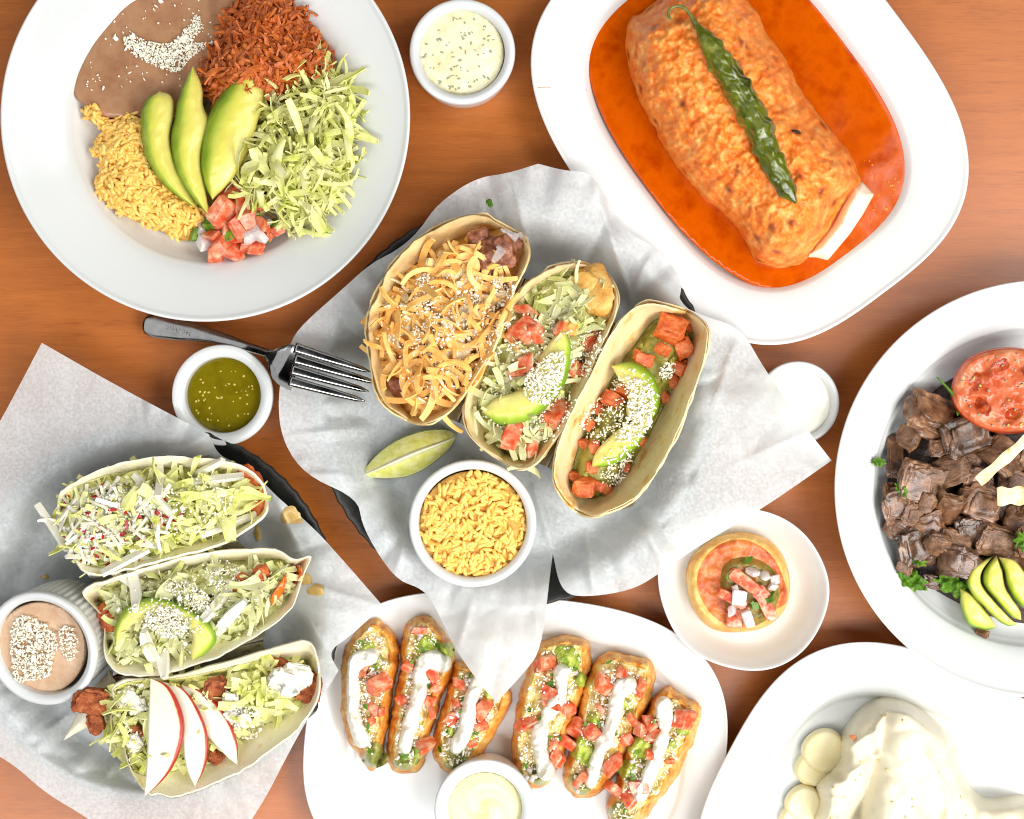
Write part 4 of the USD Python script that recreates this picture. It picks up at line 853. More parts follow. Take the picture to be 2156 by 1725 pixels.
avB = slab(Z4([(775, 1175), (850, 1235), (960, 1245), (1100, 1180), (1220, 1040), (1265, 900), (1262, 780), (1225, 722)]), Z4([(775, 1175), (880, 1085), (1000, 1045), (1075, 920), (1120, 830), (1170, 760), (1200, 725), (1225, 722)]), .0775, .010, n=56, m=16, rng=rg)
solo('avocado_slice', avB[0], 'avocado_cream', 'curved avocado slice dusted with cheese on the middle corn taco', 'avocado slice', attr=avB[1])
avreg = Region(Z4([(800, 1170), (900, 1210), (1080, 1150), (1210, 1000), (1240, 800), (1190, 760), (1090, 950), (990, 1080), (880, 1110)]), lambda P, d: np.full(len(P), .0870))
crumble([Z4([(1000, 1060), (1090, 900), (1220, 840), (1220, 1000), (1120, 1130)])], [230], 85, 'white grated cheese on the curved avocado slice of the middle corn taco', avreg, dz=(0, .003), L=(.002, .0058), R=(.0005, .001))
crumble([Z4([(900, 700), (1060, 640), (1100, 780), (950, 860)]), Z4([(1260, 840), (1400, 700), (1440, 860), (1330, 980)]), Z4([(1080, 1220), (1280, 1080), (1250, 1240), (1120, 1340)]), Z4([(800, 800), (1300, 700), (1350, 900), (900, 1350)])], [40, 80, 60, 80], 86, None, B.f, dz=(.006, .011), parent=B.p, L=(.002, .0055), R=(.0005, .001))

# C: red pork with green salsa
C = Taco('corn tortilla taco of red pork and green salsa, right of its basket', Z4, [(1600, 610), (1680, 575), (1780, 585), (1900, 620), (2000, 690), (2022, 760), (1990, 920), (1930, 1100), (1840, 1320), (1720, 1530), (1600, 1660), (1480, 1720), (1380, 1745), (1280, 1700), (1190, 1590), (1170, 1480), (1200, 1330), (1290, 1130), (1400, 920), (1500, 720)],
         (1840, 740), (1370, 1590), [(1740, 660), (1880, 670), (1940, 750), (1900, 900), (1810, 1080), (1710, 1280), (1600, 1460), (1480, 1600), (1370, 1650), (1270, 1600), (1270, 1500), (1340, 1280), (1450, 1060), (1560, 880), (1650, 760)], .020, .062, .032, 'corn_pale', 'salsa_verde', .048, .011, 91, edge=40)
rg = np.random.default_rng(92)
k4 = .38195 / S
for (x, y, a, b, an) in [(1820, 720, 150, 120, .3), (1880, 820, 110, 90, 1.2), (1770, 830, 80, 60, .5), (1660, 880, 100, 70, .4), (1850, 930, 80, 70, .4), (1500, 1110, 120, 80, .5), (1420, 1160, 80, 60, .5), (1560, 1060, 70, 60, .3), (1340, 1590, 115, 90, .1), (1830, 1010, 70, 60, 1.2), (1400, 1370, 70, 60, 1.3), (1360, 1240, 80, 60, .6), (1380, 1480, 60, 60, 0), (1340, 1350, 60, 50, .2), (1460, 1600, 60, 50, .4), (1700, 1150, 60, 50, .4), (1900, 700, 70, 60, .2), (1880, 920, 70, 60, .9), (1780, 1090, 70, 50, .9), (1640, 1330, 60, 55, .5), (1560, 1480, 65, 50, .3), (1290, 1530, 60, 50, .2), (1420, 1580, 70, 50, .4)]:
    P, N = C.f.at(Z4([(x, y)]), .0025)
    part(C.p, 'pork_piece', chunk(P[0], (a * k4, b * k4, min(a, b) * k4 * .9), rg, -an, amp=.45, sc=1.4, sq=.5), 'pork')
P, N = C.f.place(60, rg, (.001, .003), inset=12)
part(C.p, 'salsa_bit', grains(P, N, rg, (.002, .006), (.0008, .002), lumpy=.3), 'salsa_verde', kind='stuff')
for (o, i, l, s) in [([(1488, 922), (1600, 898), (1700, 950), (1757, 1080), (1742, 1170), (1690, 1240)], [(1488, 922), (1530, 990), (1585, 1060), (1570, 1150), (1590, 1215), (1690, 1240)], 'upper avocado slice with grated cheese on the red pork taco', 1), ([(1378, 1478), (1480, 1472), (1580, 1415), (1655, 1330), (1690, 1240)], [(1378, 1478), (1405, 1390), (1480, 1310), (1580, 1240), (1690, 1240)], 'lower avocado slice with grated cheese on the red pork taco', 2)]:
    mm, q = slab(Z4(o), Z4(i), .063, .010, rng=rg, n=44, m=16)
    solo('avocado_slice', mm, 'avocado_cream', l, 'avocado slice', attr=q)
cr = Region(Z4([(1500, 940), (1660, 940), (1740, 1080), (1700, 1230), (1600, 1400), (1420, 1460), (1480, 1320), (1590, 1150)]), lambda P, d: np.full(len(P), .073))
crumble([Z4([(1580, 1000), (1700, 1020), (1720, 1180), (1640, 1320), (1520, 1330), (1580, 1180)]), Z4([(1530, 950), (1720, 1000), (1700, 1250), (1560, 1430), (1420, 1460), (1500, 1330)])], [210, 70], 93, 'white grated cheese over the avocado slices of the red pork taco', cr, dz=(0, .003), L=(.002, .0062), R=(.0005, .001))
crumble([Z4([(1340, 1180), (1480, 1100), (1540, 1300), (1360, 1330)]), Z4([(1440, 1500), (1600, 1380), (1540, 1560), (1440, 1590)]), Z4([(1770, 920), (1840, 900), (1820, 980), (1760, 980)]), Z4([(1500, 1000), (1560, 1000), (1540, 1060), (1490, 1060)])], [70, 60, 30, 18], 94, None, C.f, dz=(.003, .007), parent=C.p, L=(.002, .006), R=(.0005, .001))

# D, E, F: flour tortillas
Dt = Taco('flour tortilla taco of lettuce topped with radish sticks', Z5, [(330, 960), (400, 900), (520, 840), (640, 790), (800, 762), (1000, 755), (1200, 770), (1340, 810), (1430, 870), (1470, 960), (1475, 1065), (1400, 1140), (1280, 1215), (1080, 1290), (850, 1345), (650, 1400), (500, 1410), (430, 1360), (380, 1250), (330, 1100)],
          (470, 1130), (1370, 1000), [(350, 990), (500, 885), (700, 835), (1000, 815), (1250, 830), (1400, 885), (1450, 970), (1420, 1060), (1280, 1150), (1050, 1240), (800, 1310), (600, 1360), (450, 1340), (350, 1230), (315, 1120)], .022, .052, .032, 'flour', 'lettuce_bed', .056, .015, 101, double=False, th=.0021)
lettuce_heap(Dt.f, 300, 102, None, big=(.014, .036), w=(.0018, .0052), parent=Dt.p, dz=(0, .004), inset=6, bigs=10)
rg = np.random.default_rng(103)
sub = Dt.sub([(350, 1000), (600, 920), (900, 960), (1000, 1060), (900, 1200), (700, 1330), (450, 1320), (330, 1180)])
P, N = sub.place(110, rg, (.002, .008)); an = rg.uniform(0, 6.28, 110)
part(Dt.p, 'radish_stick', ribbons(P, N, rg, (.012, .03), (.0016, .003), (.0012, .002), kp=4, ko=4, tw=4, pitch=.2, K=3, taper=.1), 'white_stick', kind='stuff')
P, N = sub.place(44, rg, (.005, .009))
part(Dt.p, 'radish_skin', ribbons(P, N, rg, (.003, .007), (.0012, .0026), (.0008, .0014), kp=10, ko=4, tw=4, pitch=.2, K=3, taper=.2), 'radish_skin', kind='stuff')
P, N = Dt.f.at(Z5([(1260, 1130), (1180, 880), (1140, 820), (280, 1130), (690, 1330), (880, 880), (840, 960)]), .010)
part(Dt.p, 'white_stick', ribbons(P, N, rg, (.03, .042), (.004, .006), (.002, .003), kp=3, ko=3, tw=2, pitch=.05, K=4, taper=.15, ang=np.array([1.6, 1.9, 2.3, .4, 2.2, .8, .7])), 'white_stick', kind='stuff')
crumble([Z5([(450, 980), (700, 900), (900, 940), (800, 1100), (500, 1200)]), Z5([(900, 960), (1250, 880), (1280, 1050), (900, 1200)])], [170, 90], 104, None, Dt.f, dz=(.005, .010), parent=Dt.p)
P, N = Dt.f.at(Z5([(1400, 900), (1410, 1040), (1360, 870)]), .003)
for i in range(3): part(Dt.p, 'meat_piece', chunk(P[i], (.016, .012, .01), rg), 'pork')

E = Taco('flour tortilla taco with avocado, white sticks and orange sauce, between two others', Z6, [(450, 470), (560, 410), (750, 350), (1000, 280), (1200, 240), (1400, 230), (1550, 242), (1630, 290), (1720, 268), (1690, 350), (1640, 500), (1560, 620), (1420, 720), (1250, 810), (1050, 890), (850, 930), (680, 930), (600, 880), (570, 760), (570, 640), (500, 540)],
         (640, 600), (1560, 390), [(560, 450), (800, 390), (1100, 320), (1400, 295), (1600, 320), (1600, 480), (1480, 610), (1300, 720), (1080, 800), (850, 850), (690, 860), (610, 780), (575, 620), (545, 520)], .022, .052, .032, 'flour', 'lettuce_bed', .057, .013, 111, double=False, th=.0021)
lettuce_heap(E.f, 320, 112, None, big=(.014, .034), w=(.0018, .0050), parent=E.p, material='lettuce_pale', dz=(0, .004), inset=8, bigs=6)
rg = np.random.default_rng(113)
E1 = Region(Z6([(1530, 440), (1580, 370), (1650, 330), (1660, 380), (1580, 460), (1530, 520), (1500, 550), (1490, 510)]), lambda P, d: np.maximum(np.nan_to_num(E.zt(P), nan=.04), E.f.z(P)) + .0075 + .001 * np.clip(d / 5, 0, 1))
part(E.p, 'orange_sauce', E1.mesh(4, drop=.003), 'orange_sauce')
P, N = E.f.at(Z6([(1440, 370), (1330, 420), (580, 590), (610, 640)]), .005)
for i in range(4): part(E.p, 'meat_piece', chunk(P[i], (.013, .010, .008), rg), 'pork')
P, N = E.f.at(Z6([(830, 790), (900, 830), (1180, 560), (1260, 620), (740, 450)]), .010)
part(E.p, 'white_stick', ribbons(P, N, rg, (.030, .044), (.005, .008), (.003, .004), kp=8, ko=8, tw=6, pitch=.05, K=7, taper=.5, cup=.3, ang=np.array([.1, .0, 2.4, 2.3, .1])), 'white_stick', kind='stuff')
aE, q = slab(Z6([(640, 780), (632, 680), (680, 570), (800, 505), (930, 515), (1060, 580), (1160, 650), (1195, 730), (1130, 815), (1060, 850)]), Z6([(640, 780), (690, 700), (760, 640), (850, 610), (940, 610), (1010, 640), (1050, 690), (1060, 740), (1050, 800), (1060, 850)]), .0785, .009, rng=rg, n=56)
solo('avocado_slice', aE, 'avocado_cream', 'arched avocado slice with crumbled cheese on the middle flour taco', 'avocado slice', attr=q)
ar = Region(Z6([(650, 700), (800, 540), (950, 540), (1180, 700), (1100, 800), (900, 700)]), lambda P, d: np.full(len(P), .0875))
crumble([Z6([(800, 600), (950, 560), (1040, 640), (1000, 720), (850, 690)]), Z6([(700, 580), (1000, 520), (1120, 680), (900, 700)])], [170, 50], 114, 'white crumbled cheese on the arched avocado slice of the middle flour taco', ar, dz=(-.001, .003))
crumble([Z6([(900, 420), (1100, 450), (1200, 600), (1050, 560)]), Z6([(1150, 320), (1300, 320), (1300, 450), (1150, 420)]), Z6([(620, 500), (1500, 350), (1300, 700), (700, 820)])], [140, 60, 90], 115, None, E.f, dz=(.006, .012), parent=E.p)

F_ = Taco('flour tortilla taco of lettuce and fried chicken under three apple slices', Z6, [(620, 985), (760, 950), (1000, 920), (1250, 850), (1450, 790), (1620, 742), (1710, 745), (1752, 820), (1768, 1000), (1730, 1120), (1620, 1260), (1450, 1400), (1300, 1490), (1100, 1580), (950, 1610), (820, 1590), (740, 1490), (690, 1380), (680, 1240), (640, 1100)],
          (720, 1190), (1690, 930), [(640, 1000), (900, 955), (1300, 880), (1600, 830), (1715, 880), (1735, 1000), (1650, 1120), (1450, 1210), (1280, 1300), (1100, 1400), (920, 1480), (780, 1480), (640, 1380), (570, 1230)], .022, .052, .032, 'flour', 'lettuce_bed', .049, .014, 121, double=False, th=.0021)
lettuce_heap(F_.f, 300, 122, None, big=(.014, .032), w=(.0018, .0050), parent=F_.p, material='lettuce', dz=(0, .004), inset=6, bigs=6)
rg = np.random.default_rng(123); k6 = .38195 / S
for (x, y, a, b, an) in [(500, 1070, 170, 120, .2), (530, 1190, 110, 80, 1.2), (1700, 1000, 130, 150, .2), (1560, 880, 110, 70, .4), (1190, 1010, 110, 110, 0), (1190, 1380, 70, 70, .4), (1520, 920, 60, 80, 0), (760, 1240, 80, 50, .2)]:
    P = F_.f.z(Z6([(x, y)])); P = np.where(np.isfinite(P), P, .05); xy = Z6([x, y])
    part(F_.p, 'chicken_piece', chunk(pw(xy[0], xy[1], max(.047, P[0] + .003)), (a * k6, b * k6, min(a, b) * k6 * .8), rg, -an, amp=.55, sc=2, sq=.55, lev=4), 'fried')
fl = Region(Z6([(345, 1296), (400, 1190), (470, 1050), (600, 905), (660, 960), (580, 1120), (520, 1200), (420, 1250)]), mz(.040, .006, 20, .001, 20, 2), smooth=False)
part(F_.p, 'tortilla_flap', fl.mesh(4, thick=.002), 'flour')
P, N = F_.f.at(Z6([(1600, 960), (1640, 930), (1560, 960), (1270, 1080), (1290, 1140), (700, 1050), (760, 1100), (740, 1300), (1330, 1170)]), .007)
for i in range(len(P)): part(F_.p, 'blue_cheese_piece', chunk(P[i], (.018, .014, .008) if i < 3 else (.012, .010, .007), rg, amp=.6, sq=.6, sc=2.2), 'blue_cheese')
crumble([Z6([(1280, 1120), (1450, 1140), (1400, 1280), (1300, 1250)]), Z6([(600, 1050), (800, 1000), (760, 1400), (640, 1300)])], [70, 60], 124, None, F_.f, dz=(.005, .009), parent=F_.p)
for (o, i, z, l) in [([(1000, 985), (1120, 1022), (1230, 1120), (1300, 1270), (1312, 1350), (1308, 1425)], [(1000, 985), (1060, 1110), (1130, 1250), (1200, 1330), (1260, 1390), (1308, 1425)], .0640, 'red edged apple slice on the flour taco, partly under two others, nearest the lettuce'),
                     ([(880, 965), (1000, 1000), (1100, 1130), (1150, 1290), (1130, 1440), (1075, 1548)], [(880, 965), (960, 1050), (1000, 1200), (1010, 1330), (1030, 1450), (1075, 1548)], .0690, 'red edged apple slice on the flour taco, between the other two'),
                     ([(828, 950), (920, 985), (990, 1090), (1018, 1210), (1000, 1330), (925, 1480), (795, 1602)], [(828, 950), (822, 1080), (815, 1200), (812, 1300), (808, 1400), (803, 1500), (795, 1602)], .0740, 'broad half moon apple slice lying uppermost on the flour taco')]:
    mm, q = slab(Z6(o), Z6(i), z + .003, .0040, n=56, m=28, edge=.93)
    solo('apple_slice', mm, 'apple_flesh', l, 'apple slice', attr=q)

# lime wedge
n = 44
top = spline(Z4([(95, 1532), (200, 1405), (340, 1312), (500, 1270), (600, 1278), (636, 1302)]), n, False); bot = spline(Z4([(95, 1532), (250, 1541), (400, 1520), (540, 1430), (605, 1365), (636, 1302)]), n, False)
rdg = spline(Z4([(95, 1532), (230, 1478), (380, 1412), (520, 1360), (600, 1325), (636, 1302)]), n, False)
s_ = np.linspace(0, 1, n); e_ = np.sin(np.clip(s_, .01, .99) * np.pi) ** .6
lm = thing('lime_wedge', 'juicy lime wedge on the paper beside the rice ramekin', 'lime', pw(860, 960, .012))
def loft(A_, B_, za, zb_, m=9, bulge=0.0):
    t = np.linspace(0, 1, m)
    P = A_[:, None] * (1 - t[None, :, None]) + B_[:, None] * t[None, :, None]
    z = za[:, None] * (1 - t[None]) + zb_[:, None] * t[None] + bulge * np.sin(t * np.pi)[None] * e_[:, None]
    V = pw(P[..., 0], P[..., 1], z).reshape(-1, 3); F = grid_faces(n, m)
    a = V[F[n]]; 
    if np.cross(V[F[:, 1]] - V[F[:, 0]], V[F[:, 2]] - V[F[:, 0]])[:, 2].sum() < 0: F = F[:, ::-1]
    return V, F
zr_ = .0145 + .024 * e_; zt_ = .0145 + .011 * e_; zb2 = .0145 + .009 * e_
ins = lambda E_, f: E_ + (rdg - E_) * f
zi = lambda z_, f: z_ + (zr_ - z_) * f
part(lm, 'flesh', loft(ins(top, .09), ins(top, .86), zi(zt_, .09), zi(zr_, 0) * .86 + zt_ * .14, 12, .0006), 'lime_flesh')
part(lm, 'flesh', loft(ins(bot, .09), ins(bot, .86), zi(zb2, .09), zr_ * .86 + zb2 * .14, 12, .0006), 'lime_flesh')
pith = cat(loft(ins(top, .05), ins(top, .12), zi(zt_, .05), zi(zt_, .12), 3), loft(ins(bot, .04), ins(bot, .12), zi(zb2, .04), zi(zb2, .12), 3), loft(ins(top, .85), ins(bot, .85), zr_ * .85 + zt_ * .15, zr_ * .85 + zb2 * .15, 7, .0030))
part(lm, 'pith', pith, 'lime_pith')
t = np.linspace(0, 1, 12); A3, B3 = pw(top[:, 0], top[:, 1], zt_), pw(bot[:, 0], bot[:, 1], zb2)
R3 = A3[:, None] * (1 - t[None, :, None]) + B3[:, None] * t[None, :, None]
R3[..., 2] -= (.0115 * e_)[:, None] * np.sin(t * np.pi)[None] ** .6
part(lm, 'rind', cat((R3.reshape(-1, 3), grid_faces(n, 12)), loft(top, ins(top, .06), zt_, zi(zt_, .06), 3), loft(bot, ins(bot, .05), zb2, zi(zb2, .05), 3)), 'lime_rind')

# ---------------------------------------------------------------- fork
fk = thing('fork', 'steel dinner fork with dark handle end under the wide bowl rim', 'fork', pw(560, 740, .012))
cl = spline([(300, 683), (370, 693), (440, 706), (510, 727), (560, 743), (585, 752)], 60, False)
hw = np.interp(np.linspace(0, 1, 60), [0, .02, .08, .25, .45, .7, .92, 1], [9, 19, 25, 23, 15, 9.5, 8.5, 12])
zz = np.interp(np.linspace(0, 1, 60), [0, .3, .7, 1], [.0085, .016, .033, .050])
def strip(cl, hw, zz, th=.0022, crown=.0010, m=7):
    tg = np.gradient(cl, axis=0); tg /= np.linalg.norm(tg, axis=1, keepdims=True); nr = np.stack([-tg[:, 1], tg[:, 0]], 1)
    t = np.linspace(-1, 1, m)
    P = cl[:, None] + nr[:, None] * (hw[:, None] * t[None])[..., None]
    z = zz[:, None] + crown * (1 - np.abs(t[None]) ** 3) * np.ones((len(cl), 1))
    top = pw(P[..., 0], P[..., 1], z); bt = pw(P[..., 0], P[..., 1], np.repeat(zz[:, None] - th + crown, m, 1))
    F = grid_faces(len(cl), m); nv = len(cl) * m; ids = np.arange(nv).reshape(len(cl), m)
    loop = np.concatenate([ids[:, 0], ids[-1, 1:], ids[-2::-1, -1], ids[0, -2:0:-1]]); l2 = np.roll(loop, -1)
    mm = trimesh.Trimesh(np.vstack([top.reshape(-1, 3), bt.reshape(-1, 3)]), np.concatenate([F, F[:, ::-1] + nv, np.stack([loop, loop + nv, l2], 1), np.stack([l2, loop + nv, l2 + nv], 1)]), process=False)
    trimesh.repair.fix_normals(mm); return np.array(mm.vertices), np.array(mm.faces)
part(fk, 'handle', strip(cl, hw, zz), 'steel', smooth=40)
# head: palm and four tines
FX = lambda x, y: (380 * .7486 + x * .7486 * 680 / 2156, 860 * .7486 + y * .7486 * 680 / 2156)
hc = spline([FX(1165, 430), FX(1215, 455), FX(1265, 480), FX(1330, 512), FX(1400, 545), FX(1450, 562)], 40, False)
hh = np.interp(np.linspace(0, 1, 40), [0, .15, .3, .5, .7, 1], [9, 14, 26, 40, 46, 49])
hz = np.interp(np.linspace(0, 1, 40), [0, .3, .6, 1], [.050, .055, .0575, .0585])
part(fk, 'head', strip(hc, hh, hz, crown=-.0025, m=15), 'steel', smooth=40)
for (a, b) in [((1420, 372), (2100, 592)), ((1415, 470), (2150, 690)), ((1390, 568), (2085, 765)), ((1372, 668), (2050, 852))]:
    s9 = np.linspace(0, 1, 30)[:, None]
    ln = np.array(FX(*a)) * (1 - s9) + np.array(FX(*b)) * s9
    zt9 = .0570 + .0045 * np.sin(s9[:, 0] * np.pi * .8) - .004 * s9[:, 0]
    part(fk, 'tine', strip(ln, np.interp(s9[:, 0], [0, .1, .6, .9, 1], [11.5, 10.5, 8.5, 6.0, 1.5]), zt9, crown=.0009, m=9), 'steel', smooth=True)
tx = cat(*[(lambda m: (np.array(m.vertices), np.array(m.faces)))(meshkit.text_mesh(w, .0028, .0001)) for w in ('WORLD TABLEWARE',)])
tv = np.array(tx[0]); tv[:, 0] -= tv[:, 0].mean()
ang = math.pi - math.radians(14.5)
ca, sa = math.cos(ang), math.sin(ang)
pos = pw(392, 697, .0185)
tv = np.stack([tv[:, 0] * ca - tv[:, 1] * sa, tv[:, 0] * sa + tv[:, 1] * ca, tv[:, 2]], 1) + pos
part(fk, 'lettering', (tv, tx[1]), 'engraving', smooth=False)

# ---------------------------------------------------------------- jalapeno poppers
pop = [([(340, 560), (440, 620), (472, 740), (445, 950), (400, 1200), (340, 1340), (255, 1250), (185, 1080), (172, 900), (190, 720), (260, 620)], [(325, 760), (255, 800), (240, 950), (245, 1080), (285, 1180)], [(300, 810, 90), (365, 895, 100), (340, 1020, 80), (335, 1085, 70), (280, 850, 60), (380, 1040, 60)], [(370, 780, 60), (310, 720, 70), (300, 1140, 40)], 'jalapeno popper under the paper corner, leftmost on its platter'),
       ([(500, 600), (560, 550), (640, 560), (720, 680), (752, 780), (700, 950), (620, 1200), (570, 1330), (490, 1355), (425, 1320), (410, 1200), (450, 950), (480, 750)], [(690, 795), (600, 780), (580, 900), (540, 1050), (500, 1220)], [(575, 630, 100), (640, 850, 90), (655, 920, 80), (515, 810, 70), (600, 1200, 80), (620, 980, 70), (480, 980, 60), (640, 1040, 50)], [(620, 715, 110), (700, 730, 70), (570, 1240, 60)], 'jalapeno popper with tomato at its tip, second from left'),
       ([(760, 790), (900, 820), (1000, 880), (1050, 960), (980, 1100), (900, 1250), (820, 1330), (740, 1345), (660, 1300), (640, 1180), (680, 1030), (730, 900)], [(870, 890), (830, 1000), (810, 1120), (760, 1225)], [(900, 1020, 80), (780, 900, 70), (735, 1080, 70), (880, 1100, 60), (760, 1000, 60), (840, 1190, 60)], [(840, 1180, 60), (730, 1140, 45), (930, 960, 50)], 'jalapeno popper partly hidden by the hanging tongue of paper'),
       ([(1180, 690), (1260, 652), (1370, 660), (1430, 700), (1440, 820), (1390, 1000), (1330, 1200), (1250, 1370), (1150, 1420), (1060, 1360), (1045, 1200), (1070, 1000), (1110, 850)], [(1290, 840), (1285, 950), (1225, 1050), (1180, 1180), (1215, 1340)], [(1205, 800, 90), (1240, 970, 90), (1125, 1090, 110), (1365, 1115, 110), (1330, 1200, 90), (1280, 1280, 100), (1320, 1020, 70), (1260, 1200, 60)], [(1320, 775, 110), (1390, 880, 60)], 'jalapeno popper right of the hanging paper, fourth from left'),
       ([(1450, 800), (1530, 730), (1650, 750), (1770, 812), (1750, 950), (1690, 1120), (1580, 1330), (1500, 1450), (1400, 1475), (1320, 1430), (1310, 1330), (1350, 1150), (1390, 950)], [(1640, 900), (1585, 935), (1560, 1060), (1490, 1230), (1440, 1395)], [(1505, 905, 100), (1600, 845, 80), (1690, 915, 80), (1450, 1145, 80), (1550, 1300, 90), (1390, 1380, 80), (1650, 1080, 70), (1620, 1180, 60), (1490, 1020, 60)], [(1400, 1240, 110), (1450, 1080, 60), (1620, 1000, 50)], 'jalapeno popper with thick cream line, second from right'),
       ([(1770, 960), (1830, 915), (1920, 950), (2000, 1010), (1980, 1150), (1890, 1350), (1760, 1520), (1680, 1600), (1560, 1625), (1520, 1560), (1560, 1400), (1640, 1180), (1700, 1060)], [(1810, 1010), (1812, 1130), (1770, 1270), (1720, 1400), (1690, 1460)], [(1745, 1105, 110), (1910, 1075, 90), (1760, 1165, 80), (1735, 1245, 80), (1560, 1435, 90), (1680, 1420, 100), (1640, 1470, 80), (1690, 1130, 70), (1840, 1290, 60)], [(1690, 1215, 100), (1620, 1330, 90), (1900, 1130, 60), (1850, 1200, 40)], 'jalapeno popper with a round blob of cream at its tip, rightmost on its platter')]
k7 = .41665 / S
for i, (o, crl, tom, gua, lab) in enumerate(pop):
    o = Z7(o); sd = 200 + i * 10; rg = np.random.default_rng(sd)
    o = spline(o, 120); o = o + 7 * (np.stack([fbm(np.c_[o / 22, np.full(120, sd + k * 5.)], 3, sd) for k in (0, 1)], 1) - .5) * 2
    p = thing('jalapeno_popper', lab, 'stuffed jalapeno', pw(*o.mean(0), .010), 'fried jalapeno poppers on the oval platter' if 0 else None)
    def pz(P, d, sd=sd):
        t = np.clip(d / 46, 0, 1)
        z = .011 + .027 * np.sqrt(np.clip(1 - (1 - t) ** 2.4, 0, 1)) + .0055 * (fbm(np.c_[P / 20, np.full(len(P), sd)], 4, sd) - .5) * 2 * np.clip(t * 5, 0, 1) - .0075 * np.clip((d - 17) / 10, 0, 1)
        return z
    shell = Region(o, pz)
    part(p, 'batter', shell.mesh(4, drop=.003), 'batter')
    rim_ = np.asarray(shell.poly.buffer(-17).exterior.coords)[:-1]; rim_ = rim_ + 7 * (np.stack([fbm(np.c_[rim_ / 18, np.full(len(rim_), sd + k * 3.)], 2, sd) for k in (0, 1)], 1) - .5) * 2 - [4, -3]
    inn = Polygon(rim_).buffer(0)
    if inn.geom_type != 'Polygon': inn = max(inn.geoms, key=lambda g: g.area)
    lowend = o[np.argmax(o[:, 1])]; a9 = np.linspace(0, 6.283, 20)[:-1]
    skin = Region(lowend + [6, -34] + np.stack([26 * np.cos(a9) * (1 + .2 * np.sin(3 * a9 + i)), 27 * np.sin(a9)], 1), lambda P, d, f=shell: f.z(P) + .0012 + .0022 * np.clip(d / 8, 0, 1))
    part(p, 'pepper_skin', skin.mesh(3.5), 'jalapeno_skin')
    fillr = Region(inn, lambda P, d, f=shell, sd=sd: f.z(P) + .0010 + .002 * np.clip(d / 12, 0, 1) + .0012 * (fbm(np.c_[P / 9, np.full(len(P), sd)], 3, sd) - .5))
    part(p, 'cheese_filling', fillr.mesh(4, drop=.002), 'popper_cheese')
    top_ = Region(inn, fillr.zf); top_.z = fillr.z
    for (x, y, s) in gua:
        c7 = Z7([x, y]); r = s * .41665 * .62
        a9 = np.linspace(0, 6.283, 20)[:-1]
        rr = r * (1 + .3 * (noise(np.stack([np.cos(a9) * 1.5 + sd, np.sin(a9) * 1.5, np.full(19, x)], 1)) - .5) * 2)
        gr = Region(np.stack([c7[0] + rr * np.cos(a9), c7[1] + rr * np.sin(a9)], 1), lambda P, d, r=r, f=shell: f.z(P) + .003 + .007 * np.sin(np.clip(d / r, 0, 1) * 1.57) + .002 * (fbm(np.c_[P / 8, np.zeros(len(P))], 3) - .5))
        part(p, 'guacamole', gr.mesh(3.5, drop=.004), 'guacamole')
    for (x, y, s) in tom:
        P, N = shell.at(Z7([(x, y)]), .007)
        part(p, 'tomato_piece', dice(P, N, rg, (s * k7 * .62, s * k7 * .8), pitch=.35)[0], 'tomato', smooth=35)
    P, N = top_.place(16, rg, (.003, .006)); 
    part(p, 'onion_bit', grains(P, N, rg, (.002, .006), (.001, .002), lumpy=.3), 'onion', kind='stuff')
    P, N = top_.place(14, rg, (.004, .007))
    part(p, 'cilantro', ribbons(P, N, rg, (.003, .006), (.0016, .003), (.0003, .0005), ko=60, kp=30, tw=40, K=4), 'green_leaf', kind='stuff')
    ln = spline(Z7(crl), 60, False)
    wv = LineString(ln)
    s9 = np.linspace(0, 1, 60); blobs = [Point(*q).buffer(15.5 + 9 * (noise(np.array([[s * 11 + sd, .5, .5]]))[0] - .5) * 2 + (4 if (i in (0, 1, 5) and s < .12) else 0)) for q, s in zip(ln, s9)]
    cp = shapely.union_all(blobs).simplify(.5)
    cz = Region(cp if cp.geom_type == 'Polygon' else max(cp.geoms, key=lambda g: g.area), lambda P, d, f=shell: f.z(P) + .0074 + .0062 * np.sqrt(np.clip(1 - (1 - np.clip(d / 15, 0, 1)) ** 2, 0, 1)) + .0022 * (fbm(np.c_[P / 17, np.full(len(P), 6.)], 2, 5) - .5) * 2)
    part(p, 'cream_line', cz.mesh(3, drop=.004), 'cream')
    crumble([top_.poly.buffer(-3)], [190], sd + 3, None, shell, dz=(.0045, .0085), parent=p, L=(.0015, .005), R=(.0005, .0011))

# ---------------------------------------------------------------- corn cake
so = thing('sope', 'thick round corn cake with tomato and onion salsa in the egg shaped dish', 'corn cake', pw(1558, 1228, .012))
ck = Z8([(210, 770), (280, 695), (370, 660), (470, 670), (550, 730), (585, 850), (562, 950), (490, 1012), (390, 1030), (290, 1015), (220, 930), (200, 840)])
cake = Region(ck, lambda P, d: .012 + .0165 * np.sin(np.clip(d / 15, 0, 1) * 1.57) ** .7 - .0015 * np.clip((d - 20) / 16, 0, 1) + .0018 * (fbm(np.c_[P / 16, np.full(len(P), 3.)], 3, 3) - .5) * 2 * np.clip(d / 10, 0, 1))
part(so, 'corn_cake', cake.mesh(4, drop=.004), 'masa')
def over(poly, f, h=.002, e=8, n_=.001, seed=0): return Region(Z8(poly) if not isinstance(poly, Polygon) else poly, lambda P, d: f.z(P) + h * np.clip(d / e, 0, 1) + .0003 + n_ * (fbm(np.c_[P / 12, np.full(len(P), seed + .5)], 3, seed) - .5) * np.clip(d / e, 0, 1))
s1 = over([(240, 850), (265, 760), (330, 700), (430, 690), (520, 750), (560, 830), (570, 920), (500, 960), (470, 1000), (370, 1005), (290, 960)], cake, .0012)
part(so, 'red_sauce', s1.mesh(4), 'sope_sauce')
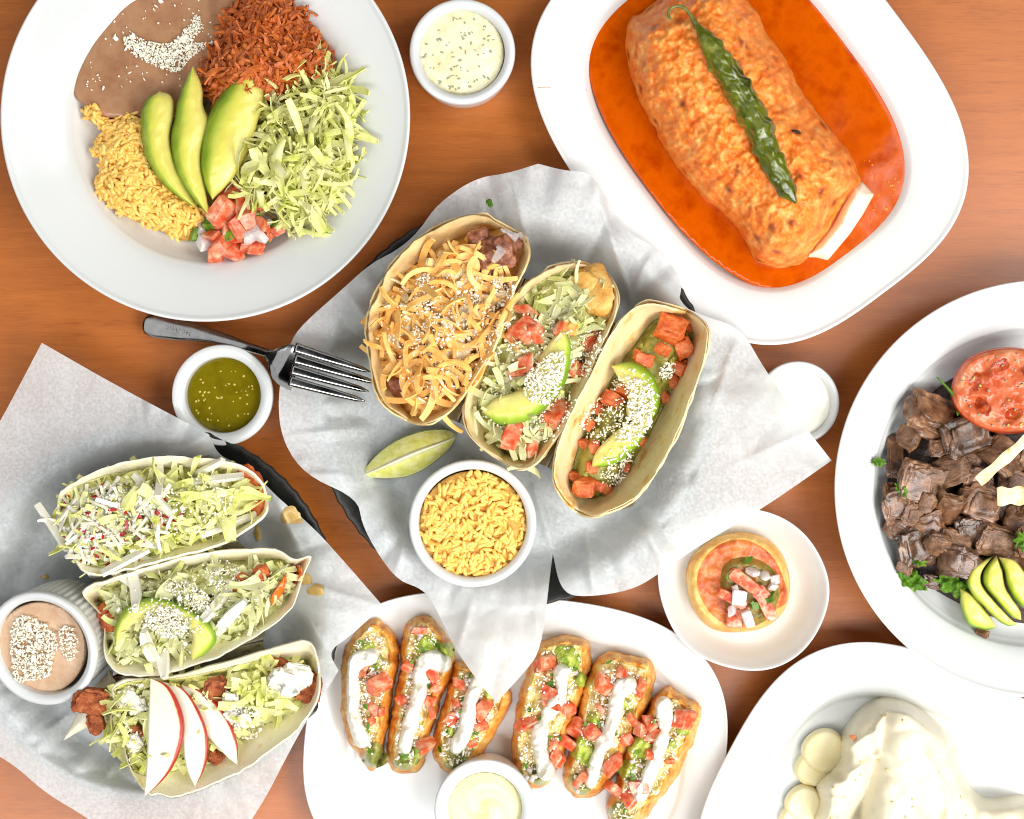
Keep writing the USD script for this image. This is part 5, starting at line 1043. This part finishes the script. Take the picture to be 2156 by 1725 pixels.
s2 = over([(320, 860), (340, 770), (420, 745), (500, 770), (550, 840), (540, 930), (490, 990), (400, 1000), (345, 940)], cake, .006, 16, .003, 3)
part(so, 'salsa', s2.mesh(3.5), 'sope_salsa')
rg = np.random.default_rng(301)
for (x, y, l, w, a) in [(420, 845, 135, 42, -.62), (370, 905, 110, 34, -.5), (495, 930, 110, 45, -1.1), (375, 985, 55, 55, 0), (480, 890, 60, 50, -.8), (410, 960, 50, 40, .3)]:
    P, N = s2.at(Z8([(x, y)]), .0035)
    m = dice(np.zeros((1, 3)), np.array([[0, 0, 1.]]), rg, (1, 1), pitch=.0, jit=.08, asp=.05)[0]; v = m[0] * [l * .566 / S, w * .566 / S, .006]
    # undo the random turn of the block: keep it simple by using principal axes
    R = trimesh.transformations.rotation_matrix(a, [0, 0, 1])[:3, :3]
    v = (_bv * .5 + rg.normal(0, .035, _bv.shape)) * [l * .566 / S, w * .566 / S, .006]
    part(so, 'tomato_piece', (v @ R.T + P[0], _bf), 'tomato', smooth=35)
pieces([(445, 805, 36), (530, 835, 42), (380, 865, 34), (395, 900, 46), (425, 975, 50), (375, 945, 32), (490, 820, 32), (520, 860, 34)], Z8, s2, 302, 'onion_piece', 'onion', parent=so, dz=.003)
P, N = s2.at(Z8([(505, 890), (515, 905), (455, 930), (360, 820), (430, 760), (495, 915)]), .005)
part(so, 'cilantro', ribbons(P, N, rg, (.006, .010), (.003, .005), (.0003, .0005), ko=60, kp=30, tw=40, K=5, wob=.4), 'green_leaf', kind='stuff')

# ---------------------------------------------------------------- steak salad
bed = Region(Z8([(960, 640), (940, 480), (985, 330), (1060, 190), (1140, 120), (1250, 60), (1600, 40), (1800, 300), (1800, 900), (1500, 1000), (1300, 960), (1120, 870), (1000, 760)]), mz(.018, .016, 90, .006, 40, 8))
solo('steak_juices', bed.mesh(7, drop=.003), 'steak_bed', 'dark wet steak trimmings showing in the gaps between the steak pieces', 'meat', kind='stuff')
rg = np.random.default_rng(401); k8 = .56597 / S
sp = [(1110, 225, 190, 150, .3), (1235, 300, 180, 140, -.2), (975, 380, 62, 160, .1), (1055, 470, 125, 140, .2), (1130, 345, 55, 65, 0), (1180, 430, 150, 105, -.3), (1370, 370, 165, 120, .7), (985, 560, 95, 120, -.3), (1090, 550, 65, 75, .4), (1180, 580, 100, 140, .1), (1300, 555, 125, 120, .2), (1060, 705, 155, 140, -.3), (1180, 765, 150, 110, .2), (1245, 670, 105, 160, -.2), (1350, 690, 150, 110, .3), (995, 650, 95, 80, .4), (1430, 610, 110, 120, .3), (1100, 635, 115, 80, -.4), (950, 500, 48, 46, 0), (1285, 460, 95, 90, .3), (1115, 840, 85, 50, .2), (1300, 1032, 44, 32, .3), (1030, 300, 80, 90, .5), (1190, 690, 110, 90, .3), (1120, 470, 80, 110, .2), (1430, 480, 120, 90, .4), (1500, 380, 140, 100, .2), (1510, 560, 130, 120, .5), (1480, 700, 130, 110, .1), (1040, 590, 70, 80, .2), (1240, 540, 70, 90, .2), (1400, 760, 110, 80, .3), (1010, 780, 60, 60, .3), (1250, 390, 90, 70, .3), (1310, 640, 90, 70, .6), (1130, 700, 90, 80, .3)]
special = {(1110, 225): 'large ragged steak piece topmost in the heap, left of the tomato slice', (975, 380): 'narrow upright steak strip at the left edge of the heap', (1300, 1032): 'tiny dark steak scrap fallen below the avocado wedges', (1235, 300): 'broad steak piece directly under the tomato slice', (1370, 370): 'cracked steak piece under the upper end of the long tortilla strip', (950, 500): 'little steak nub sticking out at the left side, by the leaf scrap', (985, 560): 'steak piece leaning on the bowl wall below the leaf scrap', (1115, 840): 'small steak bit lying on the dark leaf at the bottom of the heap', (1060, 705): 'square flat steak piece at the lower left, above the ruffled leaf', (1010, 780): 'lowest left steak lump, touching the ruffled green leaf', (1350, 690): 'wide steak piece just above the large avocado wedge'}
for (x, y, a, b, an) in sp:
    P, N = bed.at(Z8([(x, y)]), 0.0); P = P[0]
    if not np.isfinite(P[2]) or P[2] < .024: P[2] = max(P[2], .026)
    zz9 = P[2] + .004 + rg.uniform(0, .008)
    if (x, y) == (1300, 1032): zz9 = .030
    m = chunk(pw(*Z8([x, y]), zz9), (a * k8, b * k8, max(.45 * min(a, b), 30) * k8), rg, -an, amp=.42, sc=1.7, lev=4, tilt=.34, bend=rg.normal(0, .3), fibre=.0, sq=.55)
    solo('steak_piece', m, ('steak', 'steak_dark', 'steak', 'steak_pink')[int(x * 7 + y) % 4], special.get((x, y), 'brown grilled steak piece crowded inside the heap in the salad bowl'), 'steak piece', 'grilled steak pieces in the salad bowl')
# tomato slice
th9 = np.linspace(0, 6.283, 40)[:-1]
TC, RX, RY = np.array([2120, 822.]), 116, 90
tom = np.stack([TC[0] + RX * np.cos(th9) * (1 + .012 * np.sin(5 * th9)), TC[1] + RY * np.sin(th9) * (1 + .012 * np.sin(5 * th9 + 1))], 1)
def tmz(P, d):
    v = (P - TC) / [RX, RY]; r = np.linalg.norm(v, axis=1); a = np.arctan2(v[:, 1], v[:, 0])
    holes = .9 * np.clip(np.sin(a * 5 + .8) - .35, 0, 1) * np.clip(1 - np.abs(r - .62) / .2, 0, 1)
    return .058 + .016 * np.clip((P[:, 0] - TC[0]) / 200, -1, 1) + .0025 * np.clip(d / 9, 0, 1) - .006 * holes + .0014 * (fbm(np.c_[P / 16, np.full(len(P), 2.)], 4, 2) - .5) * 2 * np.clip(d / 10, 0, 1)
ts = thing('tomato_slice', 'thick ripe tomato slice leaning on the steak at the bowl edge', 'tomato slice', pw(TC[0], TC[1], .045))
tr = Region(Polygon(spline(tom, 150)).buffer(-1.5), tmz)
part(ts, 'flesh', tr.mesh(3, drop=.003), 'tomato_flesh')
oo = spline(tom, 150); o2 = np.array(Polygon(oo).buffer(-6).exterior.coords)[:-1]
ring = []
for f, dz in ((-.02, .0004), (-.005, -.0002), (.008, -.0016), (.02, -.005), (.02, -.009), (-.02, -.014), (-.3, -.015)):
    q = TC + (oo - TC) * (1 + f); zq = tmz(oo, np.zeros(len(oo))) + dz
    ring.append(pw(q[:, 0], q[:, 1], zq))
F = grid_faces(len(ring), len(oo), True)
part(ts, 'skin', (np.concatenate(ring), F[:, ::-1] if trimesh.Trimesh(np.concatenate(ring), F, process=False).face_normals[:, 2][:100].mean() < 0 else F), 'tomato_skin')
P, N = tr.place(34, rg, (.0003, .001), inset=10)
part(ts, 'pepper_speck', grains(P, N, rg, (.0008, .0018), (.0004, .0008), lumpy=.3), 'herb', kind='stuff')
for k9 in range(6):
    a9 = k9 * 1.05 + .3; c9 = TC + np.array([RX, RY]) * .58 * [math.cos(a9), math.sin(a9)]; u9 = np.linspace(0, 6.283, 22)[:-1]
    rr = 1 + .35 * (noise(np.stack([np.cos(u9) * 1.5 + k9 * 3, np.sin(u9) * 1.5, np.full(21, 1.)], 1)) - .5) * 2
    e9 = np.stack([np.cos(u9) * 20 * rr, np.sin(u9) * 11 * rr], 1); b9 = a9 + 1.4
    pk = Region(c9 + e9 @ np.array([[math.cos(b9), math.sin(b9)], [-math.sin(b9), math.cos(b9)]]), lambda P, d: tr.z(P) + .0008 - .0006 * np.clip(d / 6, 0, 1))
    part(ts, 'seed_pocket', pk.mesh(3), 'tomato_pocket')
P, N = tr.place(7, rg, (.0003, .001), inset=14)
part(ts, 'tomato_seed', grains(P, N, rg, (.002, .003), (.0006, .001)), 'seed', kind='stuff')
for (a, b, w, z, l) in [((1285, 470), (1470, 310), 40, .066, 'long pale tortilla strip lying across the steak'), ((1355, 525), (1500, 520), 66, .062, 'short pale tortilla piece lying on the steak below the long strip')]:
    s9 = np.linspace(0, 1, 24)[:, None]; ln = Z8(a) * (1 - s9) + Z8(b) * s9
    solo('tortilla_strip', strip(ln, np.full(24, w * .566 / 2) * (1 + .12 * np.sin(s9[:, 0] * 14)), z + .002 * np.sin(s9[:, 0] * 9), th=.0022, crown=.0006), 'chip', l, 'tortilla strip', smooth=40)
for (o, i, z, th_a, l) in [([(1345, 745), (1262, 788), (1240, 850), (1298, 930), (1385, 1003), (1430, 1000)], [(1345, 745), (1302, 800), (1296, 850), (1345, 915), (1400, 975), (1430, 1000)], .043, .012, 'avocado slice with the broad green curved side at the lower edge of the salad bowl'),
                     ([(1352, 745), (1310, 795), (1304, 850), (1352, 912), (1405, 970), (1445, 985)], [(1352, 745), (1372, 800), (1385, 860), (1410, 905), (1440, 950), (1445, 985)], .047, .012, 'yellow avocado slice fanned behind the green sided one in the salad bowl'),
                     ([(1215, 868), (1222, 950), (1258, 1008), (1335, 1018), (1350, 1010)], [(1215, 868), (1260, 890), (1298, 935), (1330, 975), (1350, 1010)], .036, .011, 'small avocado slice lowest in the salad bowl, against the rim'),
                     ([(1362, 752), (1380, 800), (1394, 860), (1440, 930), (1500, 960)], [(1362, 752), (1420, 762), (1452, 800), (1490, 860), (1500, 960)], .051, .012, 'avocado slice cut by the photo edge in the salad bowl')]:
    mm, q = slab(Z8(o), Z8(i), z, th_a, rng=rg, n=40, m=18, tilt=-.004, edge=.7)
    solo('avocado_slice', mm, 'avocado', l, 'avocado slice', attr=q)
def leaf(cx, cy, L_, W_, an, z, label, seed, material='green_leaf', name='lettuce_leaf'):
    t9 = np.linspace(0, 6.283, 40)[:-1]; rr = 1 + .16 * np.sin(t9 * 7) + .1 * np.sin(t9 * 11 + 1)
    q = np.stack([L_ / 2 * np.cos(t9) * rr, W_ / 2 * np.sin(t9) * rr], 1); R = np.array([[math.cos(an), -math.sin(an)], [math.sin(an), math.cos(an)]])
    reg = Region(Z8([cx, cy]) + (q @ R.T) * .566, lambda P, d: z + .006 * (fbm(np.c_[P / 14, np.full(len(P), seed)], 3, seed) - .5) * 2)
    solo(name, reg.mesh(3, thick=.0005), material, label, 'lettuce leaf')
leaf(1035, 835, 125, 70, .5, .034, 'ruffled green lettuce leaf below the steak at the bowl side', 1)
leaf(1190, 855, 130, 70, .4, .036, 'dark green lettuce leaf between the steak and the small avocado wedge', 2)
leaf(915, 397, 50, 34, .1, .040, 'small bright green leaf scrap on the white rim left of the steak', 3)
leaf(1000, 500, 60, 36, .9, .046, 'small green leaf scrap tucked among the steak pieces', 4)
leaf(1225, 190, 46, 70, .3, .046, 'pale green leaf scrap between the tomato slice and the steak', 5)
leaf(1060, 760, 70, 40, .6, .040, 'green leaf scrap under the lowest steak pieces', 6)
leaf(1450, 690, 60, 70, .3, .056, 'green leaf scrap at the photo edge above the avocado', 7)
st9 = spline(Z8([(1130, 80), (1165, 115), (1195, 150), (1220, 185)]), 24, False)
solo('green_sprig', tube(pw(st9[:, 0], st9[:, 1], np.linspace(.046, .050, 24)), np.linspace(.0005, .0016, 24), 10), 'green_leaf', 'thin curved green stem against the tomato slice', 'stem')

# ---------------------------------------------------------------- food under cream sauce
lumps = [((1040, 1420), (1000, 1760), 165, .044), ((880, 1400), (740, 1660), 105, .034), ((1180, 1560), (1160, 1800), 130, .032), ((1300, 1740), (1600, 1800), 130, .026), ((930, 1310), (1010, 1330), 60, .020)]
def lz(P, d):
    z = np.zeros(len(P))
    for a, b, w, h in lumps:
        a, b = Z8(a), Z8(b); ab = b - a; t = np.clip((P - a) @ ab / (ab @ ab), 0, 1)
        r = np.linalg.norm(P - a - t[:, None] * ab, axis=1) / (w * .566)
        zz_ = h * np.sqrt(np.clip(1 - r ** 2, 0, 1)); k = .006
        hh_ = np.clip(.5 + .5 * (zz_ - z) / k, 0, 1); z = z * (1 - hh_) + zz_ * hh_ + k * hh_ * (1 - hh_)
    for pts, am, wd in ([[(740, 1500), (900, 1400), (938, 1320)], .0055, 7], [[(900, 1400), (915, 1480), (830, 1545), (690, 1600)], .005, 7], [[(938, 1320), (1080, 1340), (1190, 1450)], .004, 9], [[(860, 1560), (850, 1700), (900, 1800)], .006, 10], [[(1100, 1500), (1180, 1640), (1160, 1800)], .004, 12], [[(690, 1640), (800, 1660), (850, 1600)], .004, 8]):
        g9 = shapely.distance(shapely.points(P), LineString(Z8(pts))); z = z + am * np.exp(-g9 / wd)
    c9 = Z8([762, 1562]); z = z - .016 * np.exp(-(((P - c9) / [15, 9]) ** 2).sum(1))
    return .012 + .012 * np.sin(np.clip(d / 40, 0, 1) * 1.57) + z * np.clip(d / 25, 0, 1) ** .5 + .0008 * (fbm(np.c_[P / 50, np.full(len(P), 4.)], 3, 4) - .5) * 2 + .0016 * (np.abs(fbm(np.c_[P / 60, np.full(len(P), 9.)], 2, 9) - .5) * 4 - .6) * np.clip(d / 40, 0, 1)
cm = Region(Z8([(850, 1310), (940, 1265), (1050, 1300), (1150, 1380), (1220, 1470), (1245, 1580), (1330, 1650), (1470, 1640), (1600, 1800), (1300, 1950), (900, 1950), (640, 1880), (650, 1760), (690, 1650), (680, 1600), (760, 1510), (770, 1430)]), lz)
cs_ = thing('sauced_entree', 'lumpy entree smothered in pale cream sauce on the lower right platter', 'entree', pw(1900, 1620, .010))
part(cs_, 'cream_sauce', cm.mesh(5, drop=.004), 'white_sauce')
rg = np.random.default_rng(501)
P, N = cm.place(46, rg, (.0002, .0008), inset=20)
part(cs_, 'herb_fleck', grains(P, N, rg, (.001, .003), (.0004, .0009), flat=.4, lumpy=.3), 'popper_cheese', kind='stuff')
P, N = cm.at(Z8([(825, 1425)]), .001)
part(cs_, 'tomato_fleck', grains(P, N, rg, (.007, .008), (.0018, .002), flat=.4, ang=np.array([.7])), 'tomato')
for (x, y, r, z, l) in [(715, 1475, 82, .019, 'pale yellow round potato slice at the top left of the cream covered food'), (672, 1540, 66, .016, 'pale yellow round potato slice half under another, left of the cream covered food'), (640, 1672, 70, .018, 'pale yellow round potato slice at the lower left of the cream covered food'), (612, 1742, 66, .016, 'pale yellow potato slice at the bottom edge of the photo on the cream platter')]:
    a9 = np.linspace(0, 6.283, 48)[:-1]
    q = Z8([x, y]) + np.stack([np.cos(a9), np.sin(a9)], 1) * r * .566 * (1 + .03 * np.sin(a9 * 3 + x))[:, None]
    solo('potato_slice', Region(q, mz(z, .0035, 7, .0006, 30, 2)).mesh(4, drop=.006), 'potato', l, 'potato slice')
# grease spots and crumbs on the left paper
for i, (x, y, a, b) in enumerate([(1610, 1080, 120, 90), (1680, 1430, 70, 60), (1740, 1490, 90, 60), (250, 1415, 50, 26), (1420, 1180, 40, 80)]):
    a9 = np.linspace(0, 6.283, 30)[:-1]; rr = 1 + .3 * (noise(np.stack([np.cos(a9) * 1.6 + i * 5, np.sin(a9) * 1.6, np.full(29, i)], 1)) - .5) * 2
    q = Z5([x, y]) + np.stack([np.cos(a9) * a / 2, np.sin(a9) * b / 2], 1) * rr[:, None] * .382
    m = Region(q, lambda P, d: pr2.z(P) + .0006 + .0008 * np.clip(d / 5, 0, 1)).mesh(3.5)
    solo('sauce_smear', m, 'grease', ['oily tan sauce smear on the paper right of the radish taco', 'pale tan sauce smear on the paper by the orange sauce tip', 'tan sauce smear on the paper fold above the popper platter', 'small tan smear on the paper near the ribbed ramekin', 'little tan drip on the paper between the upper flour tacos'][i], 'smear')

# scraps on the paper and table
rg = np.random.default_rng(601)
def scrap(x, y, z, L_, W_, an, mtl, name, label, catg):
    P = pw(np.array([x]), np.array([y]), np.array([z])); N = np.array([[0, 0, 1.]])
    solo(name, ribbons(P, N, rg, (L_, L_), (W_, W_), (.0007, .0008), kp=25, ko=25, tw=15, pitch=.1, K=8, ang=np.array([an]), wob=.2), mtl, label, catg)
scrap(1108, 990, .064, .030, .0038, -1.2, 'lettuce_pale', 'cabbage_shred', 'pale cabbage shred hanging off the lower end of the middle corn taco', 'cabbage shred')
scrap(1000, 888, .066, .022, .0034, .1, 'lettuce_pale', 'cabbage_shred', 'pale cabbage shred poking out left from under the curved avocado slice', 'cabbage shred')
scrap(1031, 428, .052, .006, .004, .5, 'green_leaf', 'herb_bit', 'tiny green herb bit on the paper above the orange strip taco', 'herb bit')
scrap(262, 1228, .070, .034, .0042, 1.1, 'white_stick', 'radish_stick', 'long white radish stick bridging the upper and middle flour tacos', 'radish stick')
scrap(110, 1103, .066, .022, .0036, .25, 'white_stick', 'radish_stick', 'white radish stick poking out left of the upper flour taco', 'radish stick')
